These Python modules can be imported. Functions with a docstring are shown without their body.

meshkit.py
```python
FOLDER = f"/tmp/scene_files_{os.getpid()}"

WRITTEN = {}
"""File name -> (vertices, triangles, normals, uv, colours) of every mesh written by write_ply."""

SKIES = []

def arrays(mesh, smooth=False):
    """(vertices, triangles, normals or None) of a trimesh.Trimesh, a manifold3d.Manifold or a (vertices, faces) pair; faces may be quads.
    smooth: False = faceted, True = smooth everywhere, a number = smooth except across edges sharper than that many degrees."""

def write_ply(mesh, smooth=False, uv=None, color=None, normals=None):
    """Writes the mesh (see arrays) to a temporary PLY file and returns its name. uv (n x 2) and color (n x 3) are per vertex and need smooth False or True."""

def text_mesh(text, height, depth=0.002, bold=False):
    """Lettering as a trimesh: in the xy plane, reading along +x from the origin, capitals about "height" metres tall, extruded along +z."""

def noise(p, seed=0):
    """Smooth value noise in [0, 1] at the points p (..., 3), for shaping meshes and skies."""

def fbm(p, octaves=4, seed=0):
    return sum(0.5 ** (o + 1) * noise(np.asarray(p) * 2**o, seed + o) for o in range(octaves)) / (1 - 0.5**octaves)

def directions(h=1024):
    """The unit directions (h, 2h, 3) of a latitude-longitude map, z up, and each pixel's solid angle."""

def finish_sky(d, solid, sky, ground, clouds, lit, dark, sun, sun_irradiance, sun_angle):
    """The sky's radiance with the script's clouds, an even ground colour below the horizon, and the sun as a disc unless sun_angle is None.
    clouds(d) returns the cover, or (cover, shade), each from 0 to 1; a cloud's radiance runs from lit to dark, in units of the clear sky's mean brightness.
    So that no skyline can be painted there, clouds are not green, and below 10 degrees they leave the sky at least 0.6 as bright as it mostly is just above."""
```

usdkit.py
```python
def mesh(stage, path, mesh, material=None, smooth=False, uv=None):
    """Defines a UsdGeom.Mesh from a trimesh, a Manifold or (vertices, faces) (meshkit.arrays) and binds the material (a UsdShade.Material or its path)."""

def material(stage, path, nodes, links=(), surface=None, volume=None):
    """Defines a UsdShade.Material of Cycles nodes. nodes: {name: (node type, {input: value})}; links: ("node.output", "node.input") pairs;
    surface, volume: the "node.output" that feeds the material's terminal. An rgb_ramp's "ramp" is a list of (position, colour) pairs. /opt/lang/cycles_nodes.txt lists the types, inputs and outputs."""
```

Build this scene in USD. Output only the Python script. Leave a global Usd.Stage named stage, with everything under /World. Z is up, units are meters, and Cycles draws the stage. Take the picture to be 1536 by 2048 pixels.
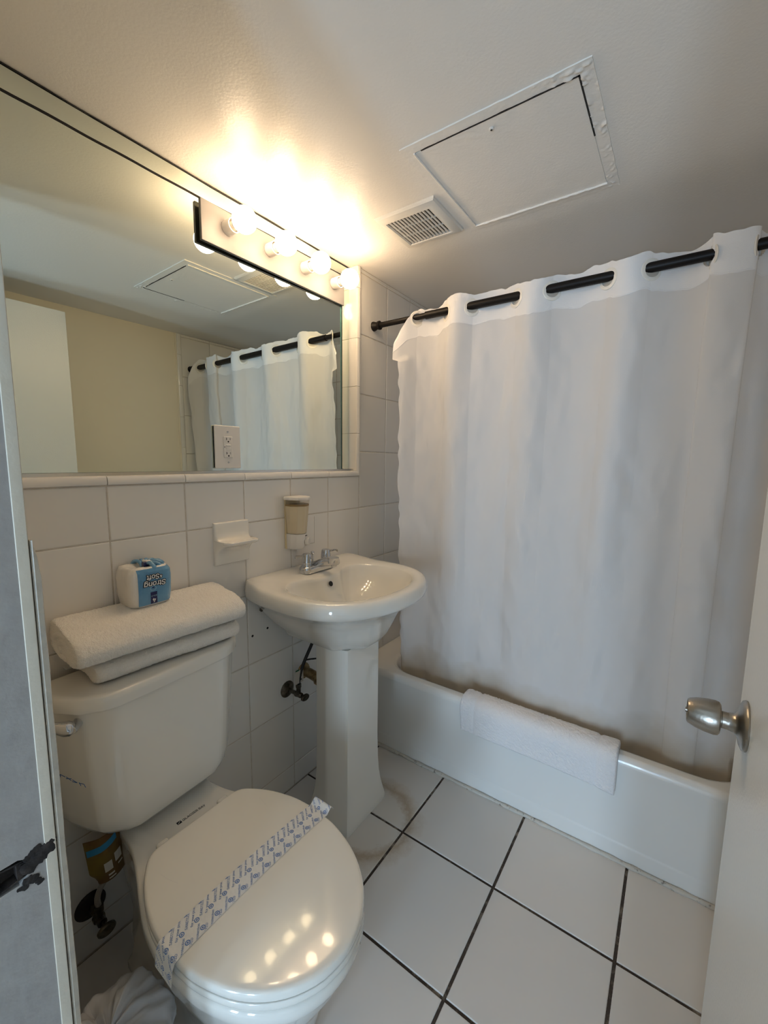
import math
import numpy as np
import trimesh
import manifold3d as m3
import meshkit
import usdkit
from shapely.geometry import Polygon, box as sbox, Point
from pxr import Gf, Sdf, Usd, UsdGeom, UsdLux, UsdShade

stage = Usd.Stage.CreateInMemory()
UsdGeom.SetStageUpAxis(stage, UsdGeom.Tokens.z)
UsdGeom.SetStageMetersPerUnit(stage, 1.0)
WORLD = UsdGeom.Xform.Define(stage, '/World')
stage.SetDefaultPrim(WORLD.GetPrim())
UsdGeom.Scope.Define(stage, '/World/Looks')
rng = np.random.default_rng(7)
V = lambda *a: np.array(a, float)

# ------------------------------------------------------------------ camera
CAM = V(1.18003, -0.25634, 1.32065)
RIGHT = V(0.81776609, 0.57540784, 0.01282292)
UP = V(-0.08126274, 0.09337657, 0.99230902)
FWD = V(-0.56978503, 0.81251869, -0.12311941)
F_PX = 836.488
EXPOSURE = 0.12
cam = UsdGeom.Camera.Define(stage, '/World/camera')
cam.AddTransformOp().Set(Gf.Matrix4d(*RIGHT, 0, *UP, 0, *(-FWD), 0, *CAM, 1))
cam.CreateHorizontalApertureAttr(36.0)
cam.CreateVerticalApertureAttr(48.0)
cam.CreateFocalLengthAttr(36.0 * F_PX / 1536)
cam.CreateClippingRangeAttr(Gf.Vec2f(0.01, 100))
cam.CreateExposureAttr(EXPOSURE)

# ------------------------------------------------------------------ light
BULB_L = 33.0                                   # radiance of the vanity bulbs
BULB_C = (1.0, 0.72, 0.45)
sky = UsdLux.DomeLight.Define(stage, '/World/sky')
sky.CreateIntensityAttr(0.5)
sky.CreateColorAttr(Gf.Vec3f(0.62, 0.80, 1.0))


def daylight(path, x, z, w, h, power, color):
    """Daylight in one sash of the window behind the camera (wall_hall_back), shining into the rooms."""
    r = UsdLux.RectLight.Define(stage, path)
    r.CreateWidthAttr(w)
    r.CreateHeightAttr(h)
    r.CreateIntensityAttr(power)
    r.CreateColorAttr(Gf.Vec3f(*color))
    r.AddTranslateOp().Set(Gf.Vec3d(x, HALL_Y - 0.03, z))
    r.AddRotateXYZOp().Set(Gf.Vec3f(90, 0, 0))    # -Z of the light turns to +Y


HALL_Y = -2.45
DAY_C = (0.54, 0.74, 0.98)
daylight('/World/daylight_window', 0.98, 0.80, 0.30, 1.2, 39.0, DAY_C)
daylight('/World/daylight_window_001', 1.62, 0.80, 0.30, 1.2, 39.0, DAY_C)

# ------------------------------------------------------------------ materials
MATS = {}


def mat(name, color, rough=0.5, metal=0.0, bump=None, vary=None, coat=0.0, spec=0.5, emit=None, sheen=0.0, sss=0.0, extra=None):
    """Principled material. bump = (scale, distance[, detail]); vary = (scale, second colour[, lo, hi])."""
    path = '/World/Looks/' + name
    p = {'base_color': color, 'roughness': rough, 'metallic': metal, 'coat_weight': coat, 'specular_ior_level': spec}
    if sheen:
        p.update(sheen_weight=sheen, sheen_roughness=0.6)
    if sss:
        p.update(subsurface_weight=sss, subsurface_scale=0.004)
    if emit:
        p.update(emission_color=emit[0], emission_strength=emit[1])
    n, l = {'p': ('principled_bsdf', p)}, []
    if bump or vary:
        n['g'] = ('geometry', {})
    if bump:
        n['bn'] = ('noise_texture', {'scale': bump[0], 'detail': bump[2] if len(bump) > 2 else 3.0})
        n['b'] = ('bump', {'strength': 1.0, 'distance': bump[1]})
        l += [('g.position', 'bn.vector'), ('bn.fac', 'b.height'), ('b.normal', 'p.normal')]
    if vary:
        lo, hi = (vary[2], vary[3]) if len(vary) > 2 else (0.35, 0.7)
        n['vn'] = ('noise_texture', {'scale': vary[0], 'detail': 5.0, 'roughness': 0.6})
        n['vr'] = ('rgb_ramp', {'ramp': [(lo, color), (hi, vary[1])]})
        l += [('g.position', 'vn.vector'), ('vn.fac', 'vr.fac'), ('vr.color', 'p.base_color')]
    MATS[name] = usdkit.material(stage, path, n, l, surface='p.BSDF')
    return MATS[name]


mat('ceiling_paint', (0.835, 0.805, 0.75), 0.36, bump=(150, 0.0004, 4), spec=0.45)
mat('cream_paint', (0.83, 0.75, 0.585), 0.5, bump=(150, 0.0006, 3))
mat('hall_paint', (0.82, 0.80, 0.76), 0.6)
mat('door_paint', (0.83, 0.835, 0.80), 0.3, bump=(220, 0.0005, 3))
mat('jamb_paint', (0.37, 0.35, 0.325), 0.34, bump=(60, 0.0008, 4), vary=(30, (0.32, 0.30, 0.28)))
mat('casing_paint', (0.53, 0.48, 0.39), 0.35, bump=(60, 0.0010, 4), vary=(45, (0.36, 0.33, 0.29), 0.5, 0.8))
mat('lit_band_paint', (0.62, 0.56, 0.45), 0.4, bump=(60, 0.0008, 4))  # cream jamb edge, its tone also carrying the warm light of the bulbs
mat('bare_wood_dark', (0.012, 0.009, 0.008), 0.7, bump=(80, 0.002), vary=(40, (0.05, 0.035, 0.028), 0.5, 0.75))
for i, t in enumerate((1.0, 0.975, 1.02)):
    mat('wall_tile_%d' % i, (0.81 * t, 0.785 * t, 0.735 * t), 0.13, bump=(11, 0.0010, 2), coat=0.3)
mat('wall_grout', (0.66, 0.61, 0.53), 0.8, vary=(30, (0.52, 0.46, 0.38)))
mat('wall_grout_dark', (0.30, 0.26, 0.21), 0.8)
for i, t in enumerate((1.0, 0.97, 1.025)):
    mat('floor_tile_%d' % i, (0.74 * t, 0.71 * t, 0.67 * t), 0.38, bump=(26, 0.0006, 3), spec=0.4)
mat('floor_grout', (0.055, 0.040, 0.030), 0.85, bump=(200, 0.001), vary=(26, (0.30, 0.25, 0.19), 0.52, 0.72))
mat('stained_caulk', (0.62, 0.58, 0.51), 0.6, bump=(120, 0.002), vary=(60, (0.10, 0.08, 0.06), 0.58, 0.72))
mat('porcelain', (0.82, 0.80, 0.735), 0.07, coat=0.5)
mat('toilet_plastic', (0.82, 0.795, 0.725), 0.13, coat=0.4)
mat('tub_enamel', (0.83, 0.82, 0.78), 0.2, coat=0.2, bump=(14, 0.0008, 2))
mat('chrome', (0.60, 0.61, 0.63), 0.07, 1.0)
mat('brushed_nickel', (0.40, 0.365, 0.315), 0.30, 1.0, bump=(400, 0.00015))
mat('steel_strip', (0.70, 0.68, 0.64), 0.25, 1.0)
mat('black_bronze', (0.007, 0.005, 0.004), 0.45, 0.0, spec=0.25)
mat('mirror_silver', (0.80, 0.865, 0.80), 0.0, 1.0)
mat('mirror_edge', (0.010, 0.030, 0.027), 0.1, coat=0.6)
mat('mirror_teal', (0.10, 0.24, 0.21), 0.12, coat=0.6)
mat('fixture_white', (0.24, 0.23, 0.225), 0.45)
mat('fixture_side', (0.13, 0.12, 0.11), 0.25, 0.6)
mat('dark_gap', (0.008, 0.007, 0.006), 0.6)
mat('bulb_glow', (0.9, 0.9, 0.9), 0.3, emit=(BULB_C, BULB_L))
mat('bulb_collar', (0.82, 0.78, 0.70), 0.35)
mat('white_plastic', (0.78, 0.755, 0.71), 0.28)
mat('ring_plastic', (0.80, 0.76, 0.68), 0.3)
mat('vent_plastic', (0.74, 0.72, 0.67), 0.4)
mat('amber_soap', (0.80, 0.71, 0.53), 0.3)
mat('amber_line', (0.34, 0.22, 0.08), 0.3)
mat('yellowed_plastic', (0.72, 0.60, 0.36), 0.4)
mat('towel_cream', (0.90, 0.86, 0.785), 0.95, bump=(330, 0.003, 3), sheen=0.35, spec=0.1)
mat('towel_white', (0.88, 0.86, 0.85), 0.95, bump=(330, 0.003, 3), sheen=0.35, spec=0.1)
mat('towel_band', (0.73, 0.70, 0.66), 0.9, bump=(900, 0.001), spec=0.1)
mat('paper_white', (0.79, 0.79, 0.77), 0.75, bump=(25, 0.002))
mat('print_blue', (0.14, 0.25, 0.50), 0.7)
mat('print_black', (0.012, 0.012, 0.014), 0.6)
mat('marker_blue', (0.03, 0.10, 0.30), 0.6)
mat('pack_blue', (0.085, 0.25, 0.44), 0.18, coat=0.4, bump=(45, 0.003, 3), vary=(14, (0.16, 0.36, 0.55)))
mat('pack_white', (0.76, 0.73, 0.67), 0.3, coat=0.4, bump=(40, 0.003, 3))
mat('pack_navy', (0.012, 0.016, 0.09), 0.3)
mat('pack_pale', (0.30, 0.48, 0.62), 0.3)
mat('tarnished_metal', (0.16, 0.14, 0.11), 0.35, 0.9, bump=(90, 0.002), vary=(50, (0.045, 0.04, 0.03)))
mat('black_hose', (0.012, 0.012, 0.012), 0.5)
mat('braided_hose', (0.36, 0.34, 0.31), 0.4, 0.3, bump=(900, 0.001))
mat('old_brass', (0.36, 0.25, 0.12), 0.4, 0.7, vary=(60, (0.13, 0.08, 0.03)))
mat('tag_card', (0.55, 0.50, 0.43), 0.6)
mat('tag_green', (0.02, 0.12, 0.06), 0.6)
mat('card_brown', (0.13, 0.055, 0.02), 0.5, vary=(9, (0.20, 0.15, 0.02)))
mat('card_blue', (0.03, 0.22, 0.42), 0.5)
mat('card_white', (0.60, 0.56, 0.48), 0.5)
mat('hall_floor_wood', (0.20, 0.12, 0.07), 0.4, vary=(8, (0.28, 0.17, 0.10)))
mat('bin_plastic', (0.30, 0.36, 0.42), 0.4)

# thin plastic bag: part see-through, part milky
MATS['bag_film'] = usdkit.material(stage, '/World/Looks/bag_film', {
    't': ('transparent_bsdf', {'color': (0.93, 0.95, 0.98)}),
    'p': ('principled_bsdf', {'base_color': (0.74, 0.76, 0.80), 'roughness': 0.22, 'specular_ior_level': 0.7}),
    'm': ('mix_closure', {'fac': 0.80})}, [('t.BSDF', 'm.closure1'), ('p.BSDF', 'm.closure2')], surface='m.closure')
for _n, _c, _r in (('clear_plastic', (0.95, 0.93, 0.89), 0.06), ('window_glass', (0.96, 0.97, 0.97), 0.02)):
    MATS[_n] = usdkit.material(stage, '/World/Looks/' + _n, {
        't': ('transparent_bsdf', {'color': _c}),
        'g': ('glossy_bsdf', {'color': (0.9, 0.9, 0.9), 'roughness': _r}),
        'm': ('mix_closure', {'fac': 0.06})}, [('t.BSDF', 'm.closure1'), ('g.BSDF', 'm.closure2')], surface='m.closure')


def curtain_mat(name, color, trans, stain):
    n = {'g': ('geometry', {}),
         'n1': ('noise_texture', {'scale': 700.0, 'detail': 1.0}),
         'b': ('bump', {'strength': 0.5, 'distance': 0.0006}),
         'd': ('principled_bsdf', {'base_color': color, 'roughness': 0.85, 'specular_ior_level': 0.15, 'sheen_weight': 0.2}),
         't': ('translucent_bsdf', {'color': color}),
         'm': ('mix_closure', {'fac': trans})}
    l = [('g.position', 'n1.vector'), ('n1.fac', 'b.height'), ('b.normal', 'd.normal'),
         ('d.BSDF', 'm.closure1'), ('t.BSDF', 'm.closure2')]
    if stain:       # damp brown staining that the cloth has along its hem, wherever light falls
        n['s'] = ('separate_xyz', {})
        n['w'] = ('noise_texture', {'scale': 7.0, 'detail': 4.0})
        n['wa'] = ('math', {'math_type': 'multiply_add', 'value2': 0.16, 'value3': -0.08})
        n['za'] = ('math', {'math_type': 'add'})
        n['r'] = ('rgb_ramp', {'ramp': [(0.0, (0.62, 0.53, 0.40)), (0.365, (0.66, 0.57, 0.45)), (0.41, (0.75, 0.69, 0.61)), (0.47, color), (1.0, color)]})
        l += [('g.position', 's.vector'), ('g.position', 'w.vector'), ('w.fac', 'wa.value1'), ('s.z', 'za.value1'),
              ('wa.value', 'za.value2'), ('za.value', 'r.fac'), ('r.color', 'd.base_color'), ('r.color', 't.color')]
    MATS[name] = usdkit.material(stage, '/World/Looks/' + name, n, l, surface='m.closure')


curtain_mat('curtain_cloth', (0.87, 0.845, 0.82), 0.32, True)
curtain_mat('curtain_header', (0.88, 0.86, 0.84), 0.12, False)

# floor tile that carries an old rust-brown stain by the pedestal
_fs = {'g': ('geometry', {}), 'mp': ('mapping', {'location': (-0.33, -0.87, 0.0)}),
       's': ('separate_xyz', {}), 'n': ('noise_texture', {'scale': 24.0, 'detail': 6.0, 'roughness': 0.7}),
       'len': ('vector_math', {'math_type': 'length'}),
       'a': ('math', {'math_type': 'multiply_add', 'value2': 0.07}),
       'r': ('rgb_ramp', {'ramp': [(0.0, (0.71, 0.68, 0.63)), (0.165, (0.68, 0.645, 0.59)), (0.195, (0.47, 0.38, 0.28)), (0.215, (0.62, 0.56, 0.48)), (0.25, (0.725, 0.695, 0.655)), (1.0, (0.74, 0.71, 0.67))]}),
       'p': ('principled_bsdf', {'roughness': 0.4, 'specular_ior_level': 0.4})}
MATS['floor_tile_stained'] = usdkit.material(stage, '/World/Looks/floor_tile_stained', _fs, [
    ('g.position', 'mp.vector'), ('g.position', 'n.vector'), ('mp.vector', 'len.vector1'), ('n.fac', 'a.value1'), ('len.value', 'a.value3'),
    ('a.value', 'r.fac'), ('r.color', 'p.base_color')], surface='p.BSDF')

# ------------------------------------------------------------------ prims
USED = {}


def unique(parent, name):
    k = parent + '/' + name
    i = USED.get(k, -1) + 1
    USED[k] = i
    return k if i == 0 else '%s_%03d' % (k, i)


class Thing:
    def __init__(self, path, base):
        self.path, self.base = path, np.asarray(base, float)


def tagprim(prim, **kw):
    for k, v in kw.items():
        if v:
            prim.SetCustomDataByKey(k, v)


def thing(name, label=None, cat=None, base=(0, 0, 0), group=None, kind=None):
    path = unique('/World', name)
    x = UsdGeom.Xform.Define(stage, path)
    x.AddTranslateOp().Set(Gf.Vec3d(*map(float, base)))
    tagprim(x.GetPrim(), label=label, category=cat, group=group, kind=kind)
    return Thing(path, base)


def tri(mesh):
    if hasattr(mesh, 'to_mesh'):
        mm = mesh.to_mesh()
        return trimesh.Trimesh(np.array(mm.vert_properties[:, :3], float), np.array(mm.tri_verts), process=False)
    if isinstance(mesh, tuple):
        v, f = np.asarray(mesh[0], float), np.asarray(mesh[1], int)
        if f.shape[1] == 4:
            f = np.vstack([f[:, [0, 1, 2]], f[:, [0, 2, 3]]])
        return trimesh.Trimesh(v, f, process=False)
    return mesh


def part(owner, name, mesh, material, smooth=30, label=None, kind=None):
    """A mesh given in world coordinates, defined as a part of owner."""
    path = unique(owner.path, name)
    m = tri(mesh)
    m = trimesh.Trimesh(np.asarray(m.vertices) - owner.base, m.faces, process=False)
    if m.is_watertight and m.volume < 0:
        m.invert()
    g = usdkit.mesh(stage, path, m, MATS[material], smooth=smooth)
    tagprim(g.GetPrim(), label=label, kind=kind)
    return Thing(path, owner.base)


def cat_m(*ms):
    return trimesh.util.concatenate([tri(m) for m in ms])


# ------------------------------------------------------------------ shapes
def box(x0, x1, y0, y1, z0, z1):
    b = trimesh.creation.box((x1 - x0, y1 - y0, z1 - z0))
    b.apply_translation(((x0 + x1) / 2, (y0 + y1) / 2, (z0 + z1) / 2))
    return b


def rbox(x0, x1, y0, y1, z0, z1, r, seg=16):
    s = m3.Manifold.sphere(r, seg)
    return m3.Manifold.batch_hull([s.translate((x, y, z)) for x in (x0 + r, x1 - r) for y in (y0 + r, y1 - r) for z in (z0 + r, z1 - r)])


def loft(rings, cap0=True, cap1=True):
    """Skin over rings (n, m, 3), closed around."""
    R = np.asarray(rings, float)
    n, m, _ = R.shape
    v = R.reshape(-1, 3)
    i, j = np.meshgrid(np.arange(n - 1), np.arange(m), indexing='ij')
    a, b = i * m + j, i * m + (j + 1) % m
    q = np.stack([a, b, b + m, a + m], -1).reshape(-1, 4)
    f = [q[:, [0, 1, 2]], q[:, [0, 2, 3]]]
    extra = []
    for on, ring, off in ((cap0, R[0], 0), (cap1, R[-1], (n - 1) * m)):
        if on:
            c = len(v) + len(extra)
            extra.append(ring.mean(0))
            jj = np.arange(m)
            t = np.stack([np.full(m, c), off + (jj + 1) % m, off + jj], 1)
            f.append(t if off == 0 else t[:, ::-1])
    if extra:
        v = np.vstack([v, extra])
    return trimesh.Trimesh(v, np.vstack(f), process=False)


def grid(P, two=False):
    """Open sheet over P (n, m, 3)."""
    n, m, _ = P.shape
    i, j = np.meshgrid(np.arange(n - 1), np.arange(m - 1), indexing='ij')
    a = i * m + j
    q = np.stack([a, a + 1, a + m + 1, a + m], -1).reshape(-1, 4)
    return trimesh.Trimesh(P.reshape(-1, 3), np.vstack([q[:, [0, 1, 2]], q[:, [0, 2, 3]]]), process=False)


def tube(pts, r, n=14, cap=True):
    P = np.asarray(pts, float)
    R = np.broadcast_to(np.asarray(r, float), (len(P),))
    T = np.gradient(P, axis=0)
    T /= np.linalg.norm(T, axis=1, keepdims=True)
    u = np.cross(T[0], V(0.31, 0.17, 0.93))
    u /= np.linalg.norm(u)
    a = np.linspace(0, 2 * np.pi, n, endpoint=False)
    rings = []
    for p, t, rr in zip(P, T, R):
        u = u - t * (u @ t)
        u /= np.linalg.norm(u)
        w = np.cross(t, u)
        rings.append(p + rr * (np.cos(a)[:, None] * u + np.sin(a)[:, None] * w))
    return loft(rings, cap, cap)


def bez(ctrl, n=24):
    """Smooth curve through control points."""
    from scipy.interpolate import PchipInterpolator, CubicSpline
    c = np.asarray(ctrl, float)
    s = np.r_[0, np.cumsum(np.linalg.norm(np.diff(c, axis=0), axis=1))]
    return CubicSpline(s, c)(np.linspace(0, s[-1], n))


def lathe(profile, o, axis, n=32):
    """profile: (radius, along) pairs; turned about axis through o."""
    axis = np.asarray(axis, float) / np.linalg.norm(axis)
    u = np.cross(axis, V(0.3, 0.2, 0.9) if abs(axis[2]) < 0.9 else V(1, 0, 0))
    u /= np.linalg.norm(u)
    w = np.cross(axis, u)
    a = np.linspace(0, 2 * np.pi, n, endpoint=False)
    rings = [np.asarray(o) + axis * h + max(r, 1e-5) * (np.cos(a)[:, None] * u + np.sin(a)[:, None] * w) for r, h in profile]
    return loft(rings)


def polar(pts, c, N=128, round_r=0.0):
    """Outline (k, 2), star-shaped about c, resampled at N even angles."""
    poly = Polygon(np.asarray(pts))
    if round_r:
        poly = poly.buffer(-round_r).buffer(round_r, 12)
    ring = np.asarray(poly.exterior.coords)[:-1]
    d = []
    for p, q in zip(ring, np.roll(ring, -1, 0)):
        k = max(2, int(np.linalg.norm(q - p) / 0.003))
        d.append(p + (q - p) * np.linspace(0, 1, k, endpoint=False)[:, None])
    d = np.vstack(d) - c
    ang, rad = np.arctan2(d[:, 1], d[:, 0]), np.hypot(d[:, 0], d[:, 1])
    o = np.argsort(ang)
    a = np.linspace(-np.pi, np.pi, N, endpoint=False)
    rr = np.interp(a, np.r_[ang[o] - 2 * np.pi, ang[o], ang[o] + 2 * np.pi], np.tile(rad[o], 3))
    return np.stack([c[0] + rr * np.cos(a), c[1] + rr * np.sin(a)], 1)


def at_z(xy, z):
    return np.c_[xy, np.broadcast_to(z, (len(xy),))]


def halfwidth(prof, yc):
    """Outline, symmetric about y = yc, from (x, half width) pairs."""
    from scipy.interpolate import PchipInterpolator
    p = np.asarray(prof, float)
    s = np.r_[0, np.cumsum(np.linalg.norm(np.diff(p, axis=0), axis=1))]
    d = PchipInterpolator(s, p)(np.linspace(0, s[-1], 160))
    return np.r_[np.c_[d[:, 0], yc + d[:, 1]], np.c_[d[::-1, 0], yc - d[::-1, 1]]]


def tile_mesh(a0, a1, b0, b1, depth, ch, frame, dome=0.0):
    """Chamfered tile: a, b in the surface, depth out of it. frame(a, b, d) -> xyz arrays."""
    A = [(a0, b0), (a1, b0), (a1, b1), (a0, b1)]
    I = [(a0 + ch, b0 + ch), (a1 - ch, b0 + ch), (a1 - ch, b1 - ch), (a0 + ch, b1 - ch)]
    I2 = [(a0 + 3 * ch, b0 + 3 * ch), (a1 - 3 * ch, b0 + 3 * ch), (a1 - 3 * ch, b1 - 3 * ch), (a0 + 3 * ch, b1 - 3 * ch)]
    rings = [[frame(a, b, 0) for a, b in A], [frame(a, b, depth - ch) for a, b in A], [frame(a, b, depth - 0.2 * ch) for a, b in I]]
    if min(a1 - a0, b1 - b0) > 7 * ch:
        rings.append([frame(a, b, depth) for a, b in I2])
    m = loft(rings)
    if frame(1, 0, 0)[0] * 0 + np.linalg.det(np.array([frame(1, 0, 0), frame(0, 1, 0), frame(0, 0, 1)]) - np.array(frame(0, 0, 0))) < 0:
        m.invert()
    return m


def disp(mesh, amp, scale, seed=0, octaves=3):
    m = tri(mesh)
    v = np.asarray(m.vertices)
    n = np.asarray(m.vertex_normals)
    d = meshkit.fbm(v * scale + 31.7, octaves, seed) - 0.5
    return trimesh.Trimesh(v + n * (d * amp)[:, None], m.faces, process=False)


def text_on(text, height, origin, ux, uy, depth=0.0004, bold=False, shear=0.0):
    """Lettering laid on a plane: ux reads along, uy is up, out = ux x uy."""
    t = meshkit.text_mesh(text, height, depth, bold)
    v = np.asarray(t.vertices)
    v[:, 0] += shear * v[:, 1]
    ux, uy = np.asarray(ux, float), np.asarray(uy, float)
    return trimesh.Trimesh(np.asarray(origin) + v[:, :1] * ux + v[:, 1:2] * uy + v[:, 2:] * np.cross(ux, uy), t.faces, process=False)


def cast(mesh, origins, d):
    """First points where rays from origins along d meet the mesh (the origin where none does)."""
    m = tri(mesh)
    a, b, c = (np.asarray(m.vertices)[m.faces[:, k]] for k in range(3))
    e1, e2 = b - a, c - a
    h = np.cross(d, e2)
    det = (e1 * h).sum(1)
    ok = np.abs(det) > 1e-14
    inv = np.where(ok, 1 / np.where(ok, det, 1), 0)
    out = []
    for o in np.asarray(origins, float):
        s = o - a
        u = (s * h).sum(1) * inv
        q = np.cross(s, e1)
        w = (q @ d) * inv
        t = (e2 * q).sum(1) * inv
        good = ok & (u >= -1e-6) & (w >= -1e-6) & (u + w <= 1 + 1e-6) & (t > 0)
        out.append(o + d * t[good].min() if good.any() else o * np.nan)
    out = np.array(out)
    bad = np.isnan(out[:, 0])
    if bad.any():                     # a ray that slipped past an edge: level with its nearest neighbour
        src = np.asarray(origins, float)
        for i in np.nonzero(bad)[0]:
            j = np.argmin(np.where(bad, np.inf, ((src - src[i]) ** 2).sum(1)))
            k = int(np.argmax(np.abs(d)))
            out[i] = src[i]
            out[i, k] = out[j, k]
    return out


# ================================================================== SETTING
X1, Y0, Y1, ZC = 1.535, -0.12, 1.99, 2.1315      # right wall, front wall, back wall, ceiling
TUB_Y = 1.217
CW, CH, CZ0 = 0.2045, 0.25245, 1.1045            # wall tile pitch and a course line
DOOR_X0, DOOR_X1, DOOR_H = 0.628, 1.30, 2.045

floor = thing('floor', kind='structure')
part(floor, 'grout_bed', box(-0.02, X1 + 0.01, Y0 - 0.10, Y1, -0.06, -0.0035), 'floor_grout')
T, FX, FY = 0.33565, 0.47347, 0.89309
fr = lambda a, b, d: (a, b, -0.012 + d)
for i in range(-2, 4):
    for j in range(-4, 1):
        a0, a1 = max(FX + i * T + 0.0042, 0.001), min(FX + (i + 1) * T - 0.0042, X1 - 0.001)
        b0, b1 = max(FY + j * T + 0.0042, Y0 - 0.095), min(FY + (j + 1) * T - 0.0042, TUB_Y + 0.02)
        if a1 - a0 > 0.01 and b1 - b0 > 0.01:
            st = 'floor_tile_stained' if (i in (-1, 0) and j in (-1, 0)) else 'floor_tile_%d' % rng.integers(3)
            part(floor, 'tile', tile_mesh(a0, a1, b0, b1, 0.012, 0.0016, fr), st)

# ceiling, softly uneven plaster
cg = np.stack(np.meshgrid(np.linspace(-0.05, X1 + 0.02, 70), np.linspace(Y0 - 0.02, Y1 + 0.01, 90), indexing='ij'), -1)
cz = ZC + 0.0035 * (meshkit.fbm(np.c_[cg.reshape(-1, 2) * 3.0, np.zeros(cg.size // 2)], 3, 4) - 0.5).reshape(cg.shape[:2])
ctop = grid(np.dstack([cg, cz]))
ctop.invert()
ceiling = thing('ceiling', kind='structure')
part(ceiling, 'plaster', cat_m(ctop, box(-0.12, X1 + 0.1, Y0 - 0.12, Y1 + 0.1, ZC + 0.006, ZC + 0.1)), 'ceiling_paint', smooth=40)
# old round patch of filler near the mirror
pa = np.linspace(0, 2 * np.pi, 40, endpoint=False)
pr = 1 + 0.16 * np.sin(3 * pa) + 0.1 * np.sin(7 * pa + 1)
pc = V(0.71, 0.16)
rings = [np.c_[pc[0] + s * 0.062 * pr * np.cos(pa), pc[1] + s * 0.042 * pr * np.sin(pa), np.full(40, ZC - h)] for s, h in ((1.05, -0.004), (1.0, 0.0012), (0.9, 0.0016), (0.75, 0.0), (0.3, 0.0004))]
pm = disp(loft(rings, False, True), 0.0016, 90, 3)
pm.invert()
part(ceiling, 'filler_patch', pm, 'ceiling_paint', smooth=50)

# wall_left -----------------------------------------------------------
MIR_Y1, MIR_Z0 = 1.2018, 1.2725
wl = thing('wall_left', kind='structure')
part(wl, 'masonry', box(-0.14, -0.046, Y0 - 0.1, Y1 + 0.1, -0.06, ZC + 0.02), 'hall_paint')
part(wl, 'grout_bed', cat_m(box(-0.045, -0.0016, Y0 - 0.08, Y1 + 0.02, -0.03, 1.262), box(-0.045, -0.0016, MIR_Y1 + 0.005, Y1 + 0.02, 1.26, ZC + 0.01)), 'wall_grout')
fl = lambda a, b, d: (-0.010 + d, a, b)
for c in range(-1, 10):
    for r in range(-5, 5):
        a0, a1 = max(c * CW + 0.0011, Y0 - 0.05), min((c + 1) * CW - 0.0011, Y1 - 0.002)
        b0, b1 = max(CZ0 + r * CH + 0.0011, 0.002), min(CZ0 + (r + 1) * CH - 0.0011, ZC - 0.001)
        if b1 - b0 < 0.004:
            continue
        if c < 6 and r >= 0:
            b1 = min(b1, 1.2462)
            if r > 0:
                continue
        part(wl, 'tile', tile_mesh(a0, a1, b0, b1, 0.010, 0.0022, fl), 'wall_tile_%d' % rng.integers(3), smooth=20)
for hy_, hz_ in ((0.6314, 0.7013), (0.6973, 0.7087)):
    part(wl, 'drill_hole', lathe([(0, 0), (0.0042, 0), (0.0045, 0.0006), (0, 0.0008)], (-0.0002, hy_, hz_), (1, 0, 0), 12), 'dark_gap', label='small black hole drilled in the tile')
part(wl, 'repair_joint', cat_m(box(-0.001, 0.0003, 0.9395, 0.9407, 0.986, 1.094), box(-0.001, 0.0003, 0.860, 0.940, 0.9862, 0.9874)), 'wall_grout_dark')
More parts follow.
